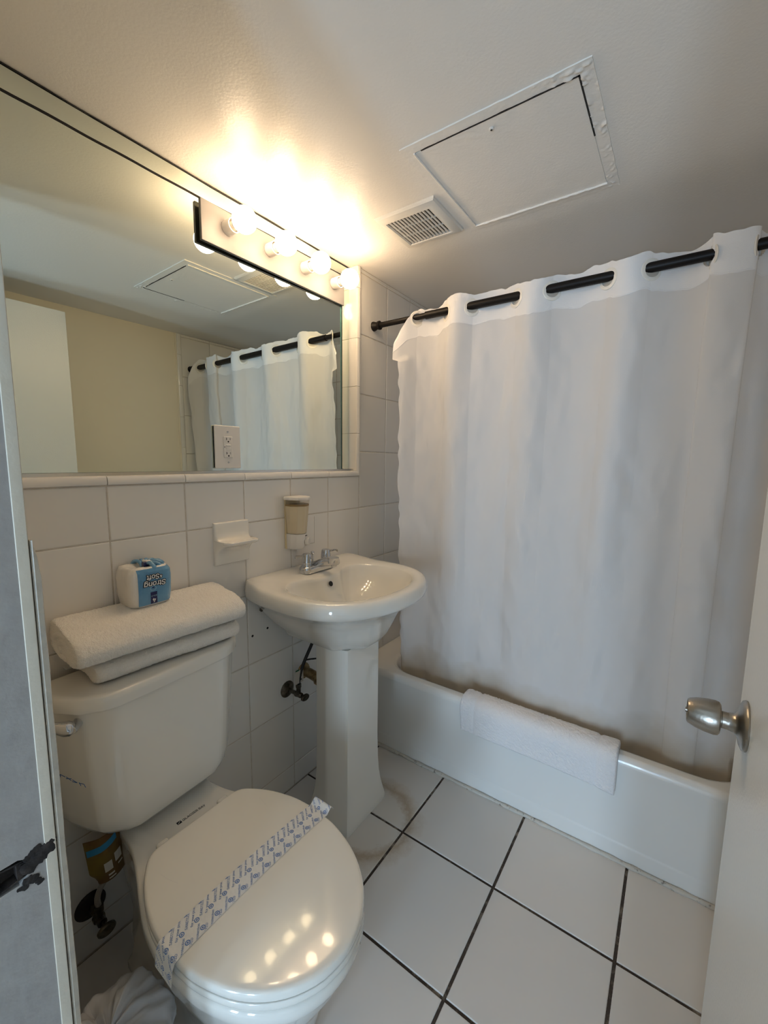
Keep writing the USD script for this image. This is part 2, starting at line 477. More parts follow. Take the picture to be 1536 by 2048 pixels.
# bull-nosed trim tiles round the mirror
for c in range(-1, 6):
    a0, a1 = max(c * CW + 0.001, Y0 - 0.05), (c + 1) * CW - 0.001
    b1 = 1.2725
    if c == 5:
        a1 = 1.2260
    pts = np.array([(-0.044, 1.2480), (0.001, 1.2480), (0.006, 1.2500), (0.008, 1.2545), (0.0075, 1.2640), (0.004, 1.2705), (-0.002, 1.2725), (-0.044, 1.2728)])
    rg = [np.c_[pts[:, 0], np.full(8, y), pts[:, 1]] for y in (a0, a1)]
    if c == 5:
        rg[1][3:, 1] -= 0.0225 * np.clip((rg[1][3:, 2] - 1.2480) / 0.0245, 0, 1)
    part(wl, 'trim_tile', loft(rg), 'wall_tile_0', smooth=40)
jz = [1.2490, 1.4366, 1.6388, 1.8404, 2.0444, ZC]
for k in range(5):
    pts = np.array([(-0.044, 1.2262), (0.001, 1.2262), (0.006, 1.2242), (0.008, 1.2200), (0.0075, 1.2105), (0.004, 1.2040), (-0.002, 1.2020), (-0.044, 1.2018)])
    rg = [np.c_[pts, np.full(8, z)][:, [0, 1, 2]] for z in (jz[k] + 0.0008, jz[k + 1] - 0.0008)]
    if k == 0:
        rg[0][3:, 2] += 0.0235 * np.clip((1.2262 - rg[0][3:, 1]) / 0.0243, 0, 1)
    mm = loft(rg)
    mm.invert()
    part(wl, 'trim_tile', mm, 'wall_tile_%d' % (k % 2), smooth=40)

# wall_back and the tiled end of wall_right ---------------------------
wb = thing('wall_back', kind='structure')
part(wb, 'grout_bed', box(-0.05, X1 + 0.1, Y1 - 0.0016, Y1 + 0.1, -0.06, ZC + 0.02), 'wall_grout')
fb = lambda a, b, d: (a, Y1 + 0.010 - d - 0.002, b)
wr = thing('wall_right', kind='structure')
part(wr, 'plaster', box(X1, X1 + 0.12, Y0 - 0.1, Y1 + 0.1, -0.06, ZC + 0.02), 'cream_paint')
fr_ = lambda a, b, d: (X1 + 0.004 - d, a, b)
for r in range(-5, 5):
    b0, b1 = max(CZ0 + r * CH + 0.0011, 0.3), min(CZ0 + (r + 1) * CH - 0.0011, ZC - 0.001)
    if b1 - b0 < 0.004:
        continue
    for c in range(0, 8):
        part(wb, 'tile', tile_mesh(c * CW + 0.0011, min((c + 1) * CW - 0.0011, X1 - 0.012), b0, b1, 0.010, 0.0022, fb), 'wall_tile_%d' % rng.integers(3), smooth=20)
    for a0, a1 in ((1.2665, 1.47), (1.47, 1.6735), (1.6735, 1.877), (1.877, Y1 - 0.012)):
        part(wr, 'tile', tile_mesh(a0 + 0.0011, a1 - 0.0011, b0, b1, 0.012, 0.0022, fr_), 'wall_tile_%d' % rng.integers(3), smooth=20)
for k in range(12):
    z0, z1 = 0.0 + k * 0.2, min(0.2 * (k + 1), ZC)
    if z1 - z0 > 0.02:
        part(wr, 'trim_tile', tile_mesh(1.2375, 1.2655, z0 + 0.0008, z1 - 0.0008, 0.016, 0.003, fr_), 'wall_tile_%d' % (k % 3), smooth=40)
part(wr, 'caulk', tube([(X1 - 0.001, 1.2345, z) for z in np.linspace(0.3, ZC, 20)], 0.006 + 0.002 * rng.random(20), 8), 'cream_paint')

# wall_front with its doorway, jambs and door -------------------------
wf = thing('wall_front', kind='structure')
part(wf, 'plaster', cat_m(box(-0.05, DOOR_X0 - 0.022, Y0 - 0.125, Y0, -0.06, ZC + 0.02), box(DOOR_X1 + 0.05, X1 + 0.02, Y0 - 0.125, Y0, -0.06, ZC + 0.02),
                          box(DOOR_X0 - 0.03, DOOR_X1 + 0.06, Y0 - 0.125, Y0, DOOR_H + 0.022, ZC + 0.02)), 'cream_paint')
# left jamb: face towards +x, room-side arris rounded, strike mortise broken out of it
tj = thing('trim_1', kind='structure')
prof = [(DOOR_X0 - 0.03, -0.26), (DOOR_X0, -0.26), (DOOR_X0, -0.128)] + [(DOOR_X0 - 0.010 + 0.010 * math.cos(t), -0.128 + 0.010 * math.sin(t)) for t in np.linspace(0.15, math.pi / 2, 7)] + [(DOOR_X0 - 0.03, -0.118)]
jm = m3.Manifold.extrude(m3.CrossSection([np.array(prof)]), DOOR_H)
hole = m3.Manifold.batch_hull([m3.Manifold.cube((0.03, 0.030, 0.030)).translate((DOOR_X0 - 0.014, -0.182, 0.855)), m3.Manifold.cube((0.03, 0.004, 0.018)).translate((DOOR_X0 - 0.006, -0.148, 0.862))])
jm = jm - hole
part(tj, 'jamb', jm, 'jamb_paint', smooth=40)
# splintered dark wood round the mortise
cs = []
for k, (y0, z0, y1, z1, w) in enumerate([(-0.149, 0.866, -0.1195, 0.881, 0.0085), (-0.146, 0.878, -0.131, 0.887, 0.004), (-0.150, 0.855, -0.137, 0.850, 0.005), (-0.141, 0.852, -0.134, 0.842, 0.003), (-0.155, 0.8505, -0.146, 0.846, 0.003), (-0.128, 0.877, -0.1185, 0.888, 0.005)]):
    p = bez([(DOOR_X0 - 0.0006, y0, z0), (DOOR_X0 + 0.0002, (y0 + y1) / 2, (z0 + z1) / 2 + 0.0015), (DOOR_X0 - 0.0008, y1, z1)], 14)
    m = tube(p, w * (0.75 + 0.5 * rng.random(14)) * np.r_[0.4, np.ones(12), 0.4], 8)
    v = np.asarray(m.vertices)
    v[:, 0] = DOOR_X0 + 0.0004 + (v[:, 0] - DOOR_X0) * 0.16
    cs.append(trimesh.Trimesh(v, m.faces, process=False))
cs.append(box(DOOR_X0 - 0.016, DOOR_X0 - 0.0132, -0.186, -0.148, 0.85, 0.892))
cs.append(m3.Manifold.hull_points([(DOOR_X0 - d, y, z) for d in (0.0135, 0.0004) for y, z in ((-0.1825, 0.8545), (-0.1825, 0.8565), (-0.1445, 0.8617), (-0.1445, 0.8635))]))
cs.append(m3.Manifold.hull_points([(DOOR_X0 - d, y, z) for d in (0.0135, 0.0004) for y, z in ((-0.1825, 0.8855), (-0.1825, 0.8835), (-0.1445, 0.8805), (-0.1445, 0.8785))]))
cs.append(box(DOOR_X0 - 0.0135, DOOR_X0 - 0.0004, -0.1535, -0.1445, 0.862, 0.880))
part(tj, 'broken_strike_mortise', cat_m(*cs), 'bare_wood_dark', label='dark splintered hole where the strike plate is missing')
part(tj, 'lit_edge_band', rbox(DOOR_X0 - 0.020, DOOR_X0 + 0.0012, -0.1285, -0.1178, 0.0, DOOR_H, 0.0010, 6), 'lit_band_paint', label='cream-painted room-side edge of the jamb, with warm bulb light painted into its colour')  # thin added band: part paint edge, part bulb light painted as cream
# chipped edge strip on the room side of the jamb, ending at chest height
z = np.linspace(0.0, 1.232, 60)
wob = 0.0012 * (meshkit.noise(np.c_[z * 22, z * 0, z * 0], 3) - 0.5)
tp = np.clip((1.232 - z) / 0.03, 0, 1)
st = []
for zz, w, t in zip(z, wob, tp):
    y0, y1 = -0.1165, -0.1085 + w - 0.006 * (1 - t)
    st.append([(DOOR_X0 - 0.022, y0, zz), (DOOR_X0 - 0.001, y0, zz), (DOOR_X0 + 0.0005, y0 + 0.002, zz), (DOOR_X0 - 0.0005, y1 - 0.001, zz), (DOOR_X0 - 0.003, y1, zz), (DOOR_X0 - 0.022, y1, zz)])
part(tj, 'edge_strip', loft(st), 'casing_paint', smooth=40)
part(tj, 'head_jamb', box(DOOR_X0 - 0.03, DOOR_X1 + 0.05, -0.26, -0.118, DOOR_H, DOOR_H + 0.024), 'jamb_paint')
part(tj, 'hinge_jamb', box(DOOR_X1 + 0.028, DOOR_X1 + 0.052, -0.26, -0.118, 0, DOOR_H), 'jamb_paint')

DX, DY0, DY1 = 1.287, -0.105, 0.565
dr = thing('door_1', base=(DX, DY0, 0), kind='structure')
part(dr, 'slab', rbox(DX, DX + 0.035, DY0, DY1, 0.012, 2.027, 0.0025, 8), 'door_paint', smooth=30)
KN = V(DX, 0.492, 0.953)
kn = part(dr, 'door_knob', lathe([(0.0, 0.0), (0.0345, 0.0), (0.035, 0.002), (0.0335, 0.005), (0.028, 0.0075), (0.019, 0.0095), (0.0135, 0.014), (0.0122, 0.02), (0.0, 0.02)], KN, (-1, 0, 0), 48), 'brushed_nickel', smooth=40, label='brushed nickel door knob on a round rosette')
part(kn, 'neck', lathe([(0.0, 0.018), (0.0118, 0.018), (0.0118, 0.0275), (0.0105, 0.028), (0.0105, 0.031), (0.0, 0.031)], KN, (-1, 0, 0), 32), 'brushed_nickel', smooth=40)
part(kn, 'grip', lathe([(0.0, 0.0295), (0.0205, 0.0295), (0.0232, 0.0315), (0.0242, 0.036), (0.0236, 0.046), (0.0212, 0.058), (0.0178, 0.0665), (0.0160, 0.0685), (0.0148, 0.0675), (0.0, 0.0665)], KN, (-1, 0, 0), 48), 'brushed_nickel', smooth=35)
part(kn, 'privacy_button', lathe([(0.0, 0.064), (0.0035, 0.064), (0.0035, 0.0705), (0.0, 0.071)], KN, (-1, 0, 0), 16), 'brushed_nickel')
for hz in (0.25, 1.05, 1.8):
    part(dr, 'hinge', cat_m(tube([(DX + 0.037, DY0 - 0.004, hz - 0.045), (DX + 0.037, DY0 - 0.004, hz + 0.045)], 0.006, 10), box(DX + 0.006, DX + 0.034, DY0 - 0.0015, DY0 + 0.0005, hz - 0.045, hz + 0.045)), 'steel_strip')

# the room behind the camera, with the window that gives the daylight --
HX0, HX1, HZ = -0.7, 2.6, 2.4
whb = thing('wall_hall_back', kind='structure')
wins = ((0.98, 0.30), (1.62, 0.30))
xs = [HX0]
bits = [box(HX0, HX1, HALL_Y - 0.1, HALL_Y, -0.05, 0.20), box(HX0, HX1, HALL_Y - 0.1, HALL_Y, 1.40, HZ)]
edge = HX0
for wx, ww in wins:
    bits.append(box(edge, wx - ww / 2, HALL_Y - 0.1, HALL_Y, 0.20, 1.40))
    edge = wx + ww / 2
bits.append(box(edge, HX1, HALL_Y - 0.1, HALL_Y, 0.20, 1.40))
part(whb, 'plaster', cat_m(*bits), 'hall_paint')
for k, (wx, ww) in enumerate(wins):
    wn = thing('window_%d' % (k + 1), kind='structure', base=(wx, HALL_Y, 0.2))
    fw_ = 0.022
    part(wn, 'frame', cat_m(box(wx - ww / 2, wx - ww / 2 + fw_, HALL_Y - 0.02, HALL_Y + 0.01, 0.20, 1.40), box(wx + ww / 2 - fw_, wx + ww / 2, HALL_Y - 0.02, HALL_Y + 0.01, 0.20, 1.40),
                            box(wx - ww / 2, wx + ww / 2, HALL_Y - 0.02, HALL_Y + 0.01, 0.20, 0.225), box(wx - ww / 2, wx + ww / 2, HALL_Y - 0.02, HALL_Y + 0.01, 1.375, 1.40), box(wx - ww / 2, wx + ww / 2, HALL_Y - 0.02, HALL_Y + 0.005, 0.79, 0.815)), 'white_plastic')
    part(wn, 'pane', box(wx - ww / 2 + 0.01, wx + ww / 2 - 0.01, HALL_Y - 0.008, HALL_Y - 0.004, 0.21, 1.39), 'window_glass')
s_ = thing('wall_hall_left', kind='structure')
part(s_, 'plaster', box(HX0 - 0.1, HX0, HALL_Y - 0.1, Y0 - 0.12, -0.05, HZ), 'hall_paint')
s_ = thing('wall_hall_right', kind='structure')
part(s_, 'plaster', box(HX1, HX1 + 0.1, HALL_Y - 0.1, Y0 - 0.12, -0.05, HZ), 'hall_paint')
s_ = thing('wall_hall_front', kind='structure')
part(s_, 'plaster', cat_m(box(HX0, -0.04, Y0 - 0.135, Y0 - 0.122, -0.05, HZ), box(X1 + 0.01, HX1, Y0 - 0.135, Y0 - 0.122, -0.05, HZ), box(-0.05, X1 + 0.02, Y0 - 0.135, Y0 - 0.122, ZC + 0.0, HZ)), 'hall_paint')
s_ = thing('floor_hall', kind='structure')
part(s_, 'boards', box(HX0, HX1, HALL_Y - 0.1, Y0 - 0.10, -0.07, -0.004), 'hall_floor_wood')
s_ = thing('ceiling_hall', kind='structure')
part(s_, 'plaster', box(HX0 - 0.1, HX1 + 0.1, HALL_Y - 0.1, Y0 - 0.12, HZ, HZ + 0.08), 'hall_paint')

# ================================================================== THINGS
# ---- mirrors
MB = -0.0400
mb = thing('mirror', 'tall mirror sheet set back behind the front mirror, showing as a strip under the ceiling', 'mirror', base=(MB, 0.5, MIR_Z0))
part(mb, 'silvered_glass', box(-0.0455, MB, Y0 - 0.05, MIR_Y1 - 0.0005, MIR_Z0 + 0.0005, ZC - 0.003), 'mirror_silver', smooth=False)
# black gap line left where paint stops short of the glass
yy = np.linspace(Y0, MIR_Y1, 120)
ln = tube(np.c_[np.full(120, MB + 0.002), yy, ZC - 0.0035 + 0.002 * (meshkit.noise(np.c_[yy * 9, yy * 0, yy * 0], 5) - 0.5)], 0.0009 + 0.0011 * meshkit.noise(np.c_[yy * 14, yy * 0, yy * 0], 9), 6)
part(mb, 'black_edge', ln, 'dark_gap')
mf = thing('mirror', 'wide bathroom mirror with dark glass edge above the toilet and sink', 'mirror', base=(-0.02, 0.5, 1.28))
mx = lambda y, z: -0.0210 + 0.0124 * (y - 0.6) - 0.0036 * (z - 1.65)
FY1, FZ0, FZ1 = 1.1175, 1.2775, 2.0670
c8 = [(y, z) for z in (FZ0, FZ1) for y in (Y0 - 0.04, FY1)]
fm = m3.Manifold.hull_points([(mx(y, z) - d, y, z) for y, z in c8 for d in (0.0, 0.006)])
ft = tri(fm)
mf_face = [(mx(y, z), y, z) for y, z in ((Y0 - 0.04, FZ0), (FY1, FZ0), (FY1, FZ1), (Y0 - 0.04, FZ1))]
part(mf, 'glass_body', m3.Manifold.hull_points([(mx(y, z) - d, y, z) for y, z in c8 for d in (0.0008, 0.007)]), 'mirror_edge', smooth=False)
part(mf, 'silvered_face', trimesh.Trimesh(np.array(mf_face), [(0, 1, 2), (0, 2, 3)], process=False), 'mirror_silver', smooth=False)
ex = mx(FY1, 1.7)
part(mf, 'glass_edge', box(ex - 0.0070, ex + 0.0006, FY1, FY1 + 0.0055, FZ0, FZ1), 'mirror_teal', label='teal polished edge of the glass')
part(mf, 'dark_seam', cat_m(box(ex - 0.0072, ex + 0.0002, FY1 + 0.0055, FY1 + 0.0105, FZ0, FZ1), tube(np.c_[np.array([mx(y_, FZ1) for y_ in yy]) - 0.0020, np.clip(yy, None, FY1 + 0.006), FZ1 + 0.0030 + 0.0016 * (meshkit.noise(np.c_[yy * 13, yy * 0, yy * 0], 15) - 0.5)], 0.0040, 8)), 'dark_gap', label='black worn seam along the top and right edge')
part(mf, 'bottom_channel', cat_m(box(-0.030, -0.0115, Y0, FY1 + 0.08, 1.2726, 1.2745), box(-0.0125, -0.0105, Y0, FY1 + 0.08, 1.2726, 1.2805)), 'steel_strip', label='thin metal channel along the lower mirror edge')

# ---- light bar
LY, LZ = 0.812, 2.0045
lb = thing('vanity_light', 'white four-bulb vanity light bar mounted across the top of the mirror', 'wall lamp', base=(-0.012, LY, LZ))
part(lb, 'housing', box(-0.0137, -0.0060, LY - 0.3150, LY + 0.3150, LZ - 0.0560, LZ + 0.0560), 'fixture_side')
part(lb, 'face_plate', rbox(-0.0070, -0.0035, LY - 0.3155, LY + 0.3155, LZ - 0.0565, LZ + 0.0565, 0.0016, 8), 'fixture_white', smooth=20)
for k in range(4):
    y = 0.8236 + (k - 1.5) * 0.1600
    o = V(-0.0038, y, LZ + 0.0085)
    so = part(lb, 'socket', lathe([(0.0205, 0.0), (0.0212, 0.001), (0.0212, 0.033), (0.0205, 0.0345), (0.0178, 0.0345), (0.0172, 0.033), (0.0172, 0.008), (0.0, 0.008)], o, (1, 0, 0), 32), 'white_plastic', smooth=40)
    part(so, 'bulb_collar', lathe([(0.0, 0.009), (0.0135, 0.009), (0.0138, 0.040), (0.0155, 0.0455), (0.0195, 0.0505), (0.0, 0.0505)], o, (1, 0, 0), 28), 'bulb_collar', smooth=50)
    R = 0.0360
    part(so, 'bulb', lathe([(R * math.sin(t), 0.0825 - R * math.cos(t)) for t in np.linspace(0.5, math.pi, 20)], o, (1, 0, 0), 36), 'bulb_glow', smooth=True, label='glowing round globe bulb')
# ---- outlet on the mirror
oy, oz = 0.566, 1.3555
ox = mx(oy, oz)
ou = thing('wall_outlet', 'white two-socket wall outlet mounted on the lower part of the mirror', 'electrical outlet', base=(ox, oy, oz))
part(ou, 'back_box', box(ox - 0.001, ox + 0.0045, oy - 0.044, oy + 0.044, oz - 0.064, oz + 0.064), 'dark_gap')
part(ou, 'cover_plate', rbox(ox + 0.004, ox + 0.0095, oy - 0.0465, oy + 0.0465, oz - 0.0675, oz + 0.0675, 0.0026, 12), 'white_plastic')
fx_ = ox + 0.0095
part(ou, 'receptacle', rbox(fx_ - 0.003, fx_ + 0.002, oy - 0.0165, oy + 0.0165, oz - 0.0335, oz + 0.0335, 0.0018, 10), 'white_plastic')
for s in (-1, 1):
    part(ou, 'screw', lathe([(0, 0), (0.0034, 0), (0.0030, 0.0012), (0, 0.0014)], (fx_ - 0.0002, oy, oz + s * 0.0485), (1, 0, 0), 16), 'steel_strip')
    zz = oz + s * 0.0215 + (0.002 if s > 0 else 0)
    sl = [box(fx_ + 0.0016, fx_ + 0.0023, oy + 0.0058, oy + 0.0073, zz - 0.001, zz + 0.006), box(fx_ + 0.0016, fx_ + 0.0023, oy - 0.0078, oy - 0.0063, zz - 0.002, zz + 0.006), box(fx_ + 0.0016, fx_ + 0.0023, oy - 0.0078, oy - 0.0035, zz + 0.0015, zz + 0.0028)]
    sl.append(lathe([(0, 0), (0.0026, 0), (0.0026, 0.0007), (0, 0.0007)], (fx_ + 0.0016, oy, zz - 0.0062), (1, 0, 0), 14))
    part(ou, 'socket_slots', cat_m(*sl), 'dark_gap')
for s in (-1, 1):
    part(ou, 'test_button', rbox(fx_ + 0.0005, fx_ + 0.0034, oy - 0.0085, oy + 0.0085, oz + s * 0.0045 - 0.0038, oz + s * 0.0045 + 0.0038, 0.0012, 8), 'white_plastic')
part(ou, 'indicator', box(fx_ + 0.0016, fx_ + 0.0022, oy - 0.0145, oy - 0.0128, oz - 0.002, oz + 0.002), 'dark_gap')

# ---- ceramic soap dish
sy, sz = 0.557, 1.0490
sd = thing('soap_dish', 'white ceramic soap dish ledge set into the tiled wall above the toilet', 'soap dish', base=(0, sy, sz))
pr_ = np.array([(-0.006, 0.069), (0.004, 0.0690), (0.0085, 0.0680), (0.0110, 0.0650), (0.0112, 0.050), (0.0122, 0.036), (0.0150, 0.025), (0.0205, 0.0165), (0.032, 0.0105), (0.050, 0.0085), (0.066, 0.0100), (0.0740, 0.0125), (0.0785, 0.0120), (0.0800, 0.0085), (0.0775, 0.0040), (0.070, 0.0005), (0.056, -0.0030), (0.040, -0.0095), (0.026, -0.0190), (0.0170, -0.0310), (0.0125, -0.0450), (0.0112, -0.058), (0.0110, -0.0650), (0.0085, -0.0675), (0.004, -0.068), (-0.006, -0.068)])
rg = []
for t in np.r_[-1.0, -0.995, np.linspace(-0.985, 0.985, 41), 0.995, 1.0]:
    e = math.sqrt(max(0.0, 1 - abs(t) ** 9))
    edge = min(1.0, math.sqrt(max(0.0, 1 - max(0.0, (abs(t) - 0.955) / 0.045) ** 2)) + 0.02)
    x = np.minimum(pr_[:, 0], 0.0112) + np.clip(pr_[:, 0] - 0.0112, 0, None) * e
    x = np.where(x > 0, 0.0045 + (x - 0.0045) * edge, x)
    rg.append(np.c_[x, np.full(len(pr_), sy + t * 0.064), sz + pr_[:, 1]])
part(sd, 'dish', loft(rg), 'porcelain', smooth=60)
part(sd, 'front_lip', tube(bez([(0.050, sy - 0.0585, sz + 0.0075), (0.068, sy - 0.053, sz + 0.0085), (0.0755, sy - 0.040, sz + 0.0095), (0.077, sy, sz + 0.0100), (0.0755, sy + 0.040, sz + 0.0095), (0.068, sy + 0.053, sz + 0.0085), (0.050, sy + 0.0585, sz + 0.0075)], 40), 0.0036, 10), 'porcelain', smooth=60)

# ---- liquid soap dispenser on the wall
py = 0.8215
dp = thing('soap_dispenser', 'clear wall soap dispenser full of cream liquid soap with white lid and push button', 'soap dispenser', base=(0, py, 1.0))


def dsec(hw, d, fx=0.0):
    """Plan of the dispenser: flat at the wall, faceted at the front."""
    return np.array([(0.002 + fx, -hw), (0.45 * d, -hw), (0.82 * d, -0.72 * hw), (d, -0.12 * hw), (d, 0.12 * hw), (0.82 * d, 0.72 * hw), (0.45 * d, hw), (0.002 + fx, hw)])


def dloft(levels):
    return loft([np.c_[polar(dsec(hw, d, fx), (d * 0.45, 0.0), 64, 0.003) + V(0, py), np.full(64, z)] for hw, d, fx, z in levels])


part(dp, 'wall_plate', rbox(0.0, 0.008, py - 0.037, py + 0.037, 0.988, 1.178, 0.003, 10), 'yellowed_plastic', label='yellowed back plate')
part(dp, 'lid', dloft([(0.0396, 0.0770, 0.004, 1.1715), (0.0457, 0.0822, 0.004, 1.1725), (0.0457, 0.0822, 0.004, 1.1795), (0.0429, 0.0790, 0.004, 1.1835), (0.0308, 0.0645, 0.01, 1.1845)]), 'white_plastic', smooth=40)
part(dp, 'reservoir', dloft([(0.0330, 0.0645, 0.006, 1.0455), (0.0347, 0.0660, 0.006, 1.050), (0.0435, 0.0764, 0.006, 1.1640), (0.0435, 0.0764, 0.006, 1.1720)]), 'clear_plastic', smooth=40)
part(dp, 'liquid_soap', dloft([(0.0319, 0.0629, 0.008, 1.0470), (0.0336, 0.0650, 0.008, 1.052), (0.0413, 0.0744, 0.008, 1.1490)]), 'amber_soap', smooth=40)
part(dp, 'soap_scum_line', dloft([(0.0416, 0.0747, 0.008, 1.1494), (0.0420, 0.0749, 0.008, 1.1565)]), 'amber_line', smooth=40)
part(dp, 'base', dloft([(0.0286, 0.0478, 0.004, 0.9880), (0.0319, 0.0541, 0.004, 0.9900), (0.0336, 0.0624, 0.004, 1.000), (0.0347, 0.0660, 0.004, 1.0400), (0.0336, 0.0650, 0.004, 1.0455)]), 'white_plastic', smooth=40)
part(dp, 'push_button', lathe([(0, 0), (0.0150, 0), (0.0158, 0.003), (0.0152, 0.012), (0.0130, 0.0145), (0, 0.0150)], (0.0565, py + 0.0165, 1.0165), (0.88, 0.47, 0.0), 28), 'white_plastic', smooth=40)
part(dp, 'button_groove', lathe([(0, 0), (0.0176, 0), (0.0176, 0.0030), (0, 0.003)], (0.0548, py + 0.0156, 1.0165), (0.88, 0.47, 0.0), 28), 'tag_card')
part(dp, 'spout', box(0.020, 0.036, py - 0.010, py + 0.010, 0.978, 0.992), 'white_plastic')
part(dp, 'maker_mark', box(0.0600, 0.0655, py + 0.006, py + 0.016, 1.0375, 1.0393), 'print_black')

# ---- pedestal sink
SY = 0.872
sk = thing('pedestal_sink', 'white ceramic pedestal sink with wide rounded basin under the mirror', 'sink', base=(0.25, SY, 0))
N = 144
C0 = V(0.26, SY)
OUT = np.array([(0.002, 0.262), (0.010, 0.276), (0.05, 0.287), (0.12, 0.296), (0.20, 0.297), (0.29, 0.292), (0.36, 0.272), (0.42, 0.232), (0.465, 0.170), (0.492, 0.100), (0.503, 0.035), (0.504, 0.0)])
P_out = polar(halfwidth(OUT, SY), C0, N)
BAS = np.array([(0.150, 0.0), (0.146, 0.045), (0.120, 0.105), (0.112, 0.150), (0.130, 0.195), (0.185, 0.228), (0.26, 0.236), (0.33, 0.222), (0.39, 0.180), (0.432, 0.110), (0.447, 0.04), (0.448, 0.0)])
P_bas = polar(halfwidth(BAS, SY), C0, N)


def toward(P, k, c):
    return c + (P - c) * k


OFF = V(0.0, 0.0)


def deck_z(xy):       # the tap ledge at the wall stands a little higher than the rim
    return 0.012 * np.clip((0.15 - xy[:, 0]) / 0.12, 0, 1) ** 1.5


cup = lambda x0, x1, hw, ch: polar(np.array([(x0, -hw), (x1 - ch, -hw), (x1, -hw + ch * 1.1), (x1, hw - ch * 1.1), (x1 - ch, hw), (x0, hw)]) + V(0, SY), (0.22, SY), N)
# polar() angles agree between centres closely enough for a skin
BK = V(0.20, SY)


def under_ring(prof, z):
    return at_z(polar(halfwidth(prof, SY), V(0.20, SY), N), z)


under = [at_z(toward(cup(0.07, 0.338, 0.112, 0.075), 0.9, BK), 0.6715), at_z(cup(0.065, 0.342, 0.116, 0.078), 0.673), at_z(cup(0.050, 0.352, 0.127, 0.080), 0.681),
         under_ring([(0.030, 0.0), (0.030, 0.10), (0.05, 0.138), (0.15, 0.145), (0.26, 0.137), (0.33, 0.108), (0.366, 0.055), (0.371, 0.0)], 0.703),
         under_ring([(0.012, 0.0), (0.012, 0.125), (0.03, 0.170), (0.13, 0.178), (0.25, 0.166), (0.33, 0.130), (0.380, 0.065), (0.386, 0.0)], 0.735),
         under_ring([(0.004, 0.0), (0.004, 0.150), (0.02, 0.198), (0.12, 0.207), (0.25, 0.195), (0.34, 0.150), (0.393, 0.075), (0.400, 0.0)], 0.770),
         under_ring([(0.003, 0.0), (0.003, 0.190), (0.02, 0.226), (0.12, 0.236), (0.25, 0.226), (0.35, 0.175), (0.410, 0.085), (0.418, 0.0)], 0.803)]
A4 = toward(P_out, 0.88, V(0.10, SY))
A5 = toward(P_out, 0.945, V(0.06, SY))
under += [at_z(A4, 0.829), at_z(A5, 0.8410)]
rim = [(0.965, 0.8445), (0.988, 0.852), (1.0, 0.864), (1.0, 0.874), (0.992, 0.886), (0.977, 0.8945), (0.955, 0.899)]
RC = V(0.10, SY)
outer = []
for k, zz in rim:
    P = toward(P_out, k, RC)
    P[:, 0] = np.where(P_out[:, 0] < 0.012, P_out[:, 0], P[:, 0])
    w = np.clip((zz - 0.86) / 0.03, 0, 1)
    outer.append(np.c_[P, zz + deck_z(P) * w])
inner = []
P94 = toward(P_out, 0.955, RC)
P94[:, 0] = np.where(P_out[:, 0] < 0.012, P_out[:, 0], P94[:, 0])
for t, dz in ((0.35, 0.0010), (0.7, -0.0015), (0.93, -0.0055), (1.0, -0.0100)):
    P = P94 * (1 - t) + P_bas * t
    inner.append(np.c_[P, 0.899 + dz + deck_z(P) * (1 - 0.6 * t)])
BC = V(0.275, SY)
for k, zz in ((0.975, 0.878), (0.945, 0.864), (0.90, 0.848), (0.83, 0.828), (0.72, 0.806), (0.58, 0.789), (0.42, 0.778), (0.26, 0.772), (0.12, 0.769), (0.075, 0.768)):
    inner.append(at_z(toward(P_bas, k, BC + V(-0.03, 0) * (1 - k)), zz))
basin = loft(under + outer + inner, True, True)
part(sk, 'basin', basin, 'porcelain', smooth=48)
# overflow hole, drain, mounting bolt
on = V(0.93, 0.0, 0.36)
part(sk, 'overflow_hole', lathe([(0, 0), (0.0095, 0), (0.0098, 0.001), (0, 0.0012)], V(0.1615, SY - 0.012, 0.8655), on, 24), 'dark_gap', label='dark overflow hole in the back of the bowl')
part(sk, 'drain', cat_m(lathe([(0.010, 0), (0.021, 0), (0.0215, 0.002), (0.019, 0.0028), (0.010, 0.001)], (0.245, SY, 0.7685), (0, 0, 1), 32), lathe([(0, 0.0), (0.015, 0.0), (0.015, 0.004), (0, 0.006)], (0.245, SY, 0.770), (0, 0, 1), 28)), 'chrome', smooth=40)
part(sk, 'mounting_bolt', lathe([(0, 0), (0.011, 0), (0.011, 0.002), (0.007, 0.003), (0.006, 0.009), (0, 0.010)], (0.040, SY - 0.2275, 0.806), (0.15, -0.85, -0.5), 20), 'tarnished_metal')


def ped(x1, hw, ch, x0, z):
    return np.c_[polar(np.array([(x0, -hw * 0.80), (x1 - ch - 0.004, -hw), (x1 - ch + 0.004, -hw * 0.985), (x1, -hw + ch * 0.26), (x1, hw - ch * 0.26), (x1 - ch + 0.004, hw * 0.985), (x1 - ch - 0.004, hw), (x0, hw * 0.80)]) + V(0, SY), (0.24, SY), 96, 0.004), np.full(96, z)]


PD = [(0.332, 0.1400, 0.095, 0.135, 0.0), (0.332, 0.1400, 0.095, 0.135, 0.012), (0.330, 0.1375, 0.093, 0.138, 0.022), (0.3255, 0.130, 0.088, 0.142, 0.05), (0.3195, 0.1215, 0.083, 0.147, 0.085), (0.3145, 0.1160, 0.080, 0.152, 0.125), (0.311, 0.1130, 0.078, 0.156, 0.18), (0.309, 0.1110, 0.078, 0.158, 0.28), (0.309, 0.1110, 0.078, 0.158, 0.675)]
part(sk, 'pedestal', loft([ped(*a) for a in PD]), 'porcelain', smooth=22)

# ---- two-handle chrome tap on the sink ledge
fyc, fxc, fz = SY, 0.078, 0.9095
fa = thing('faucet', 'chrome two-handle centerset faucet on the back ledge of the sink', 'faucet', base=(fxc, fyc, fz))


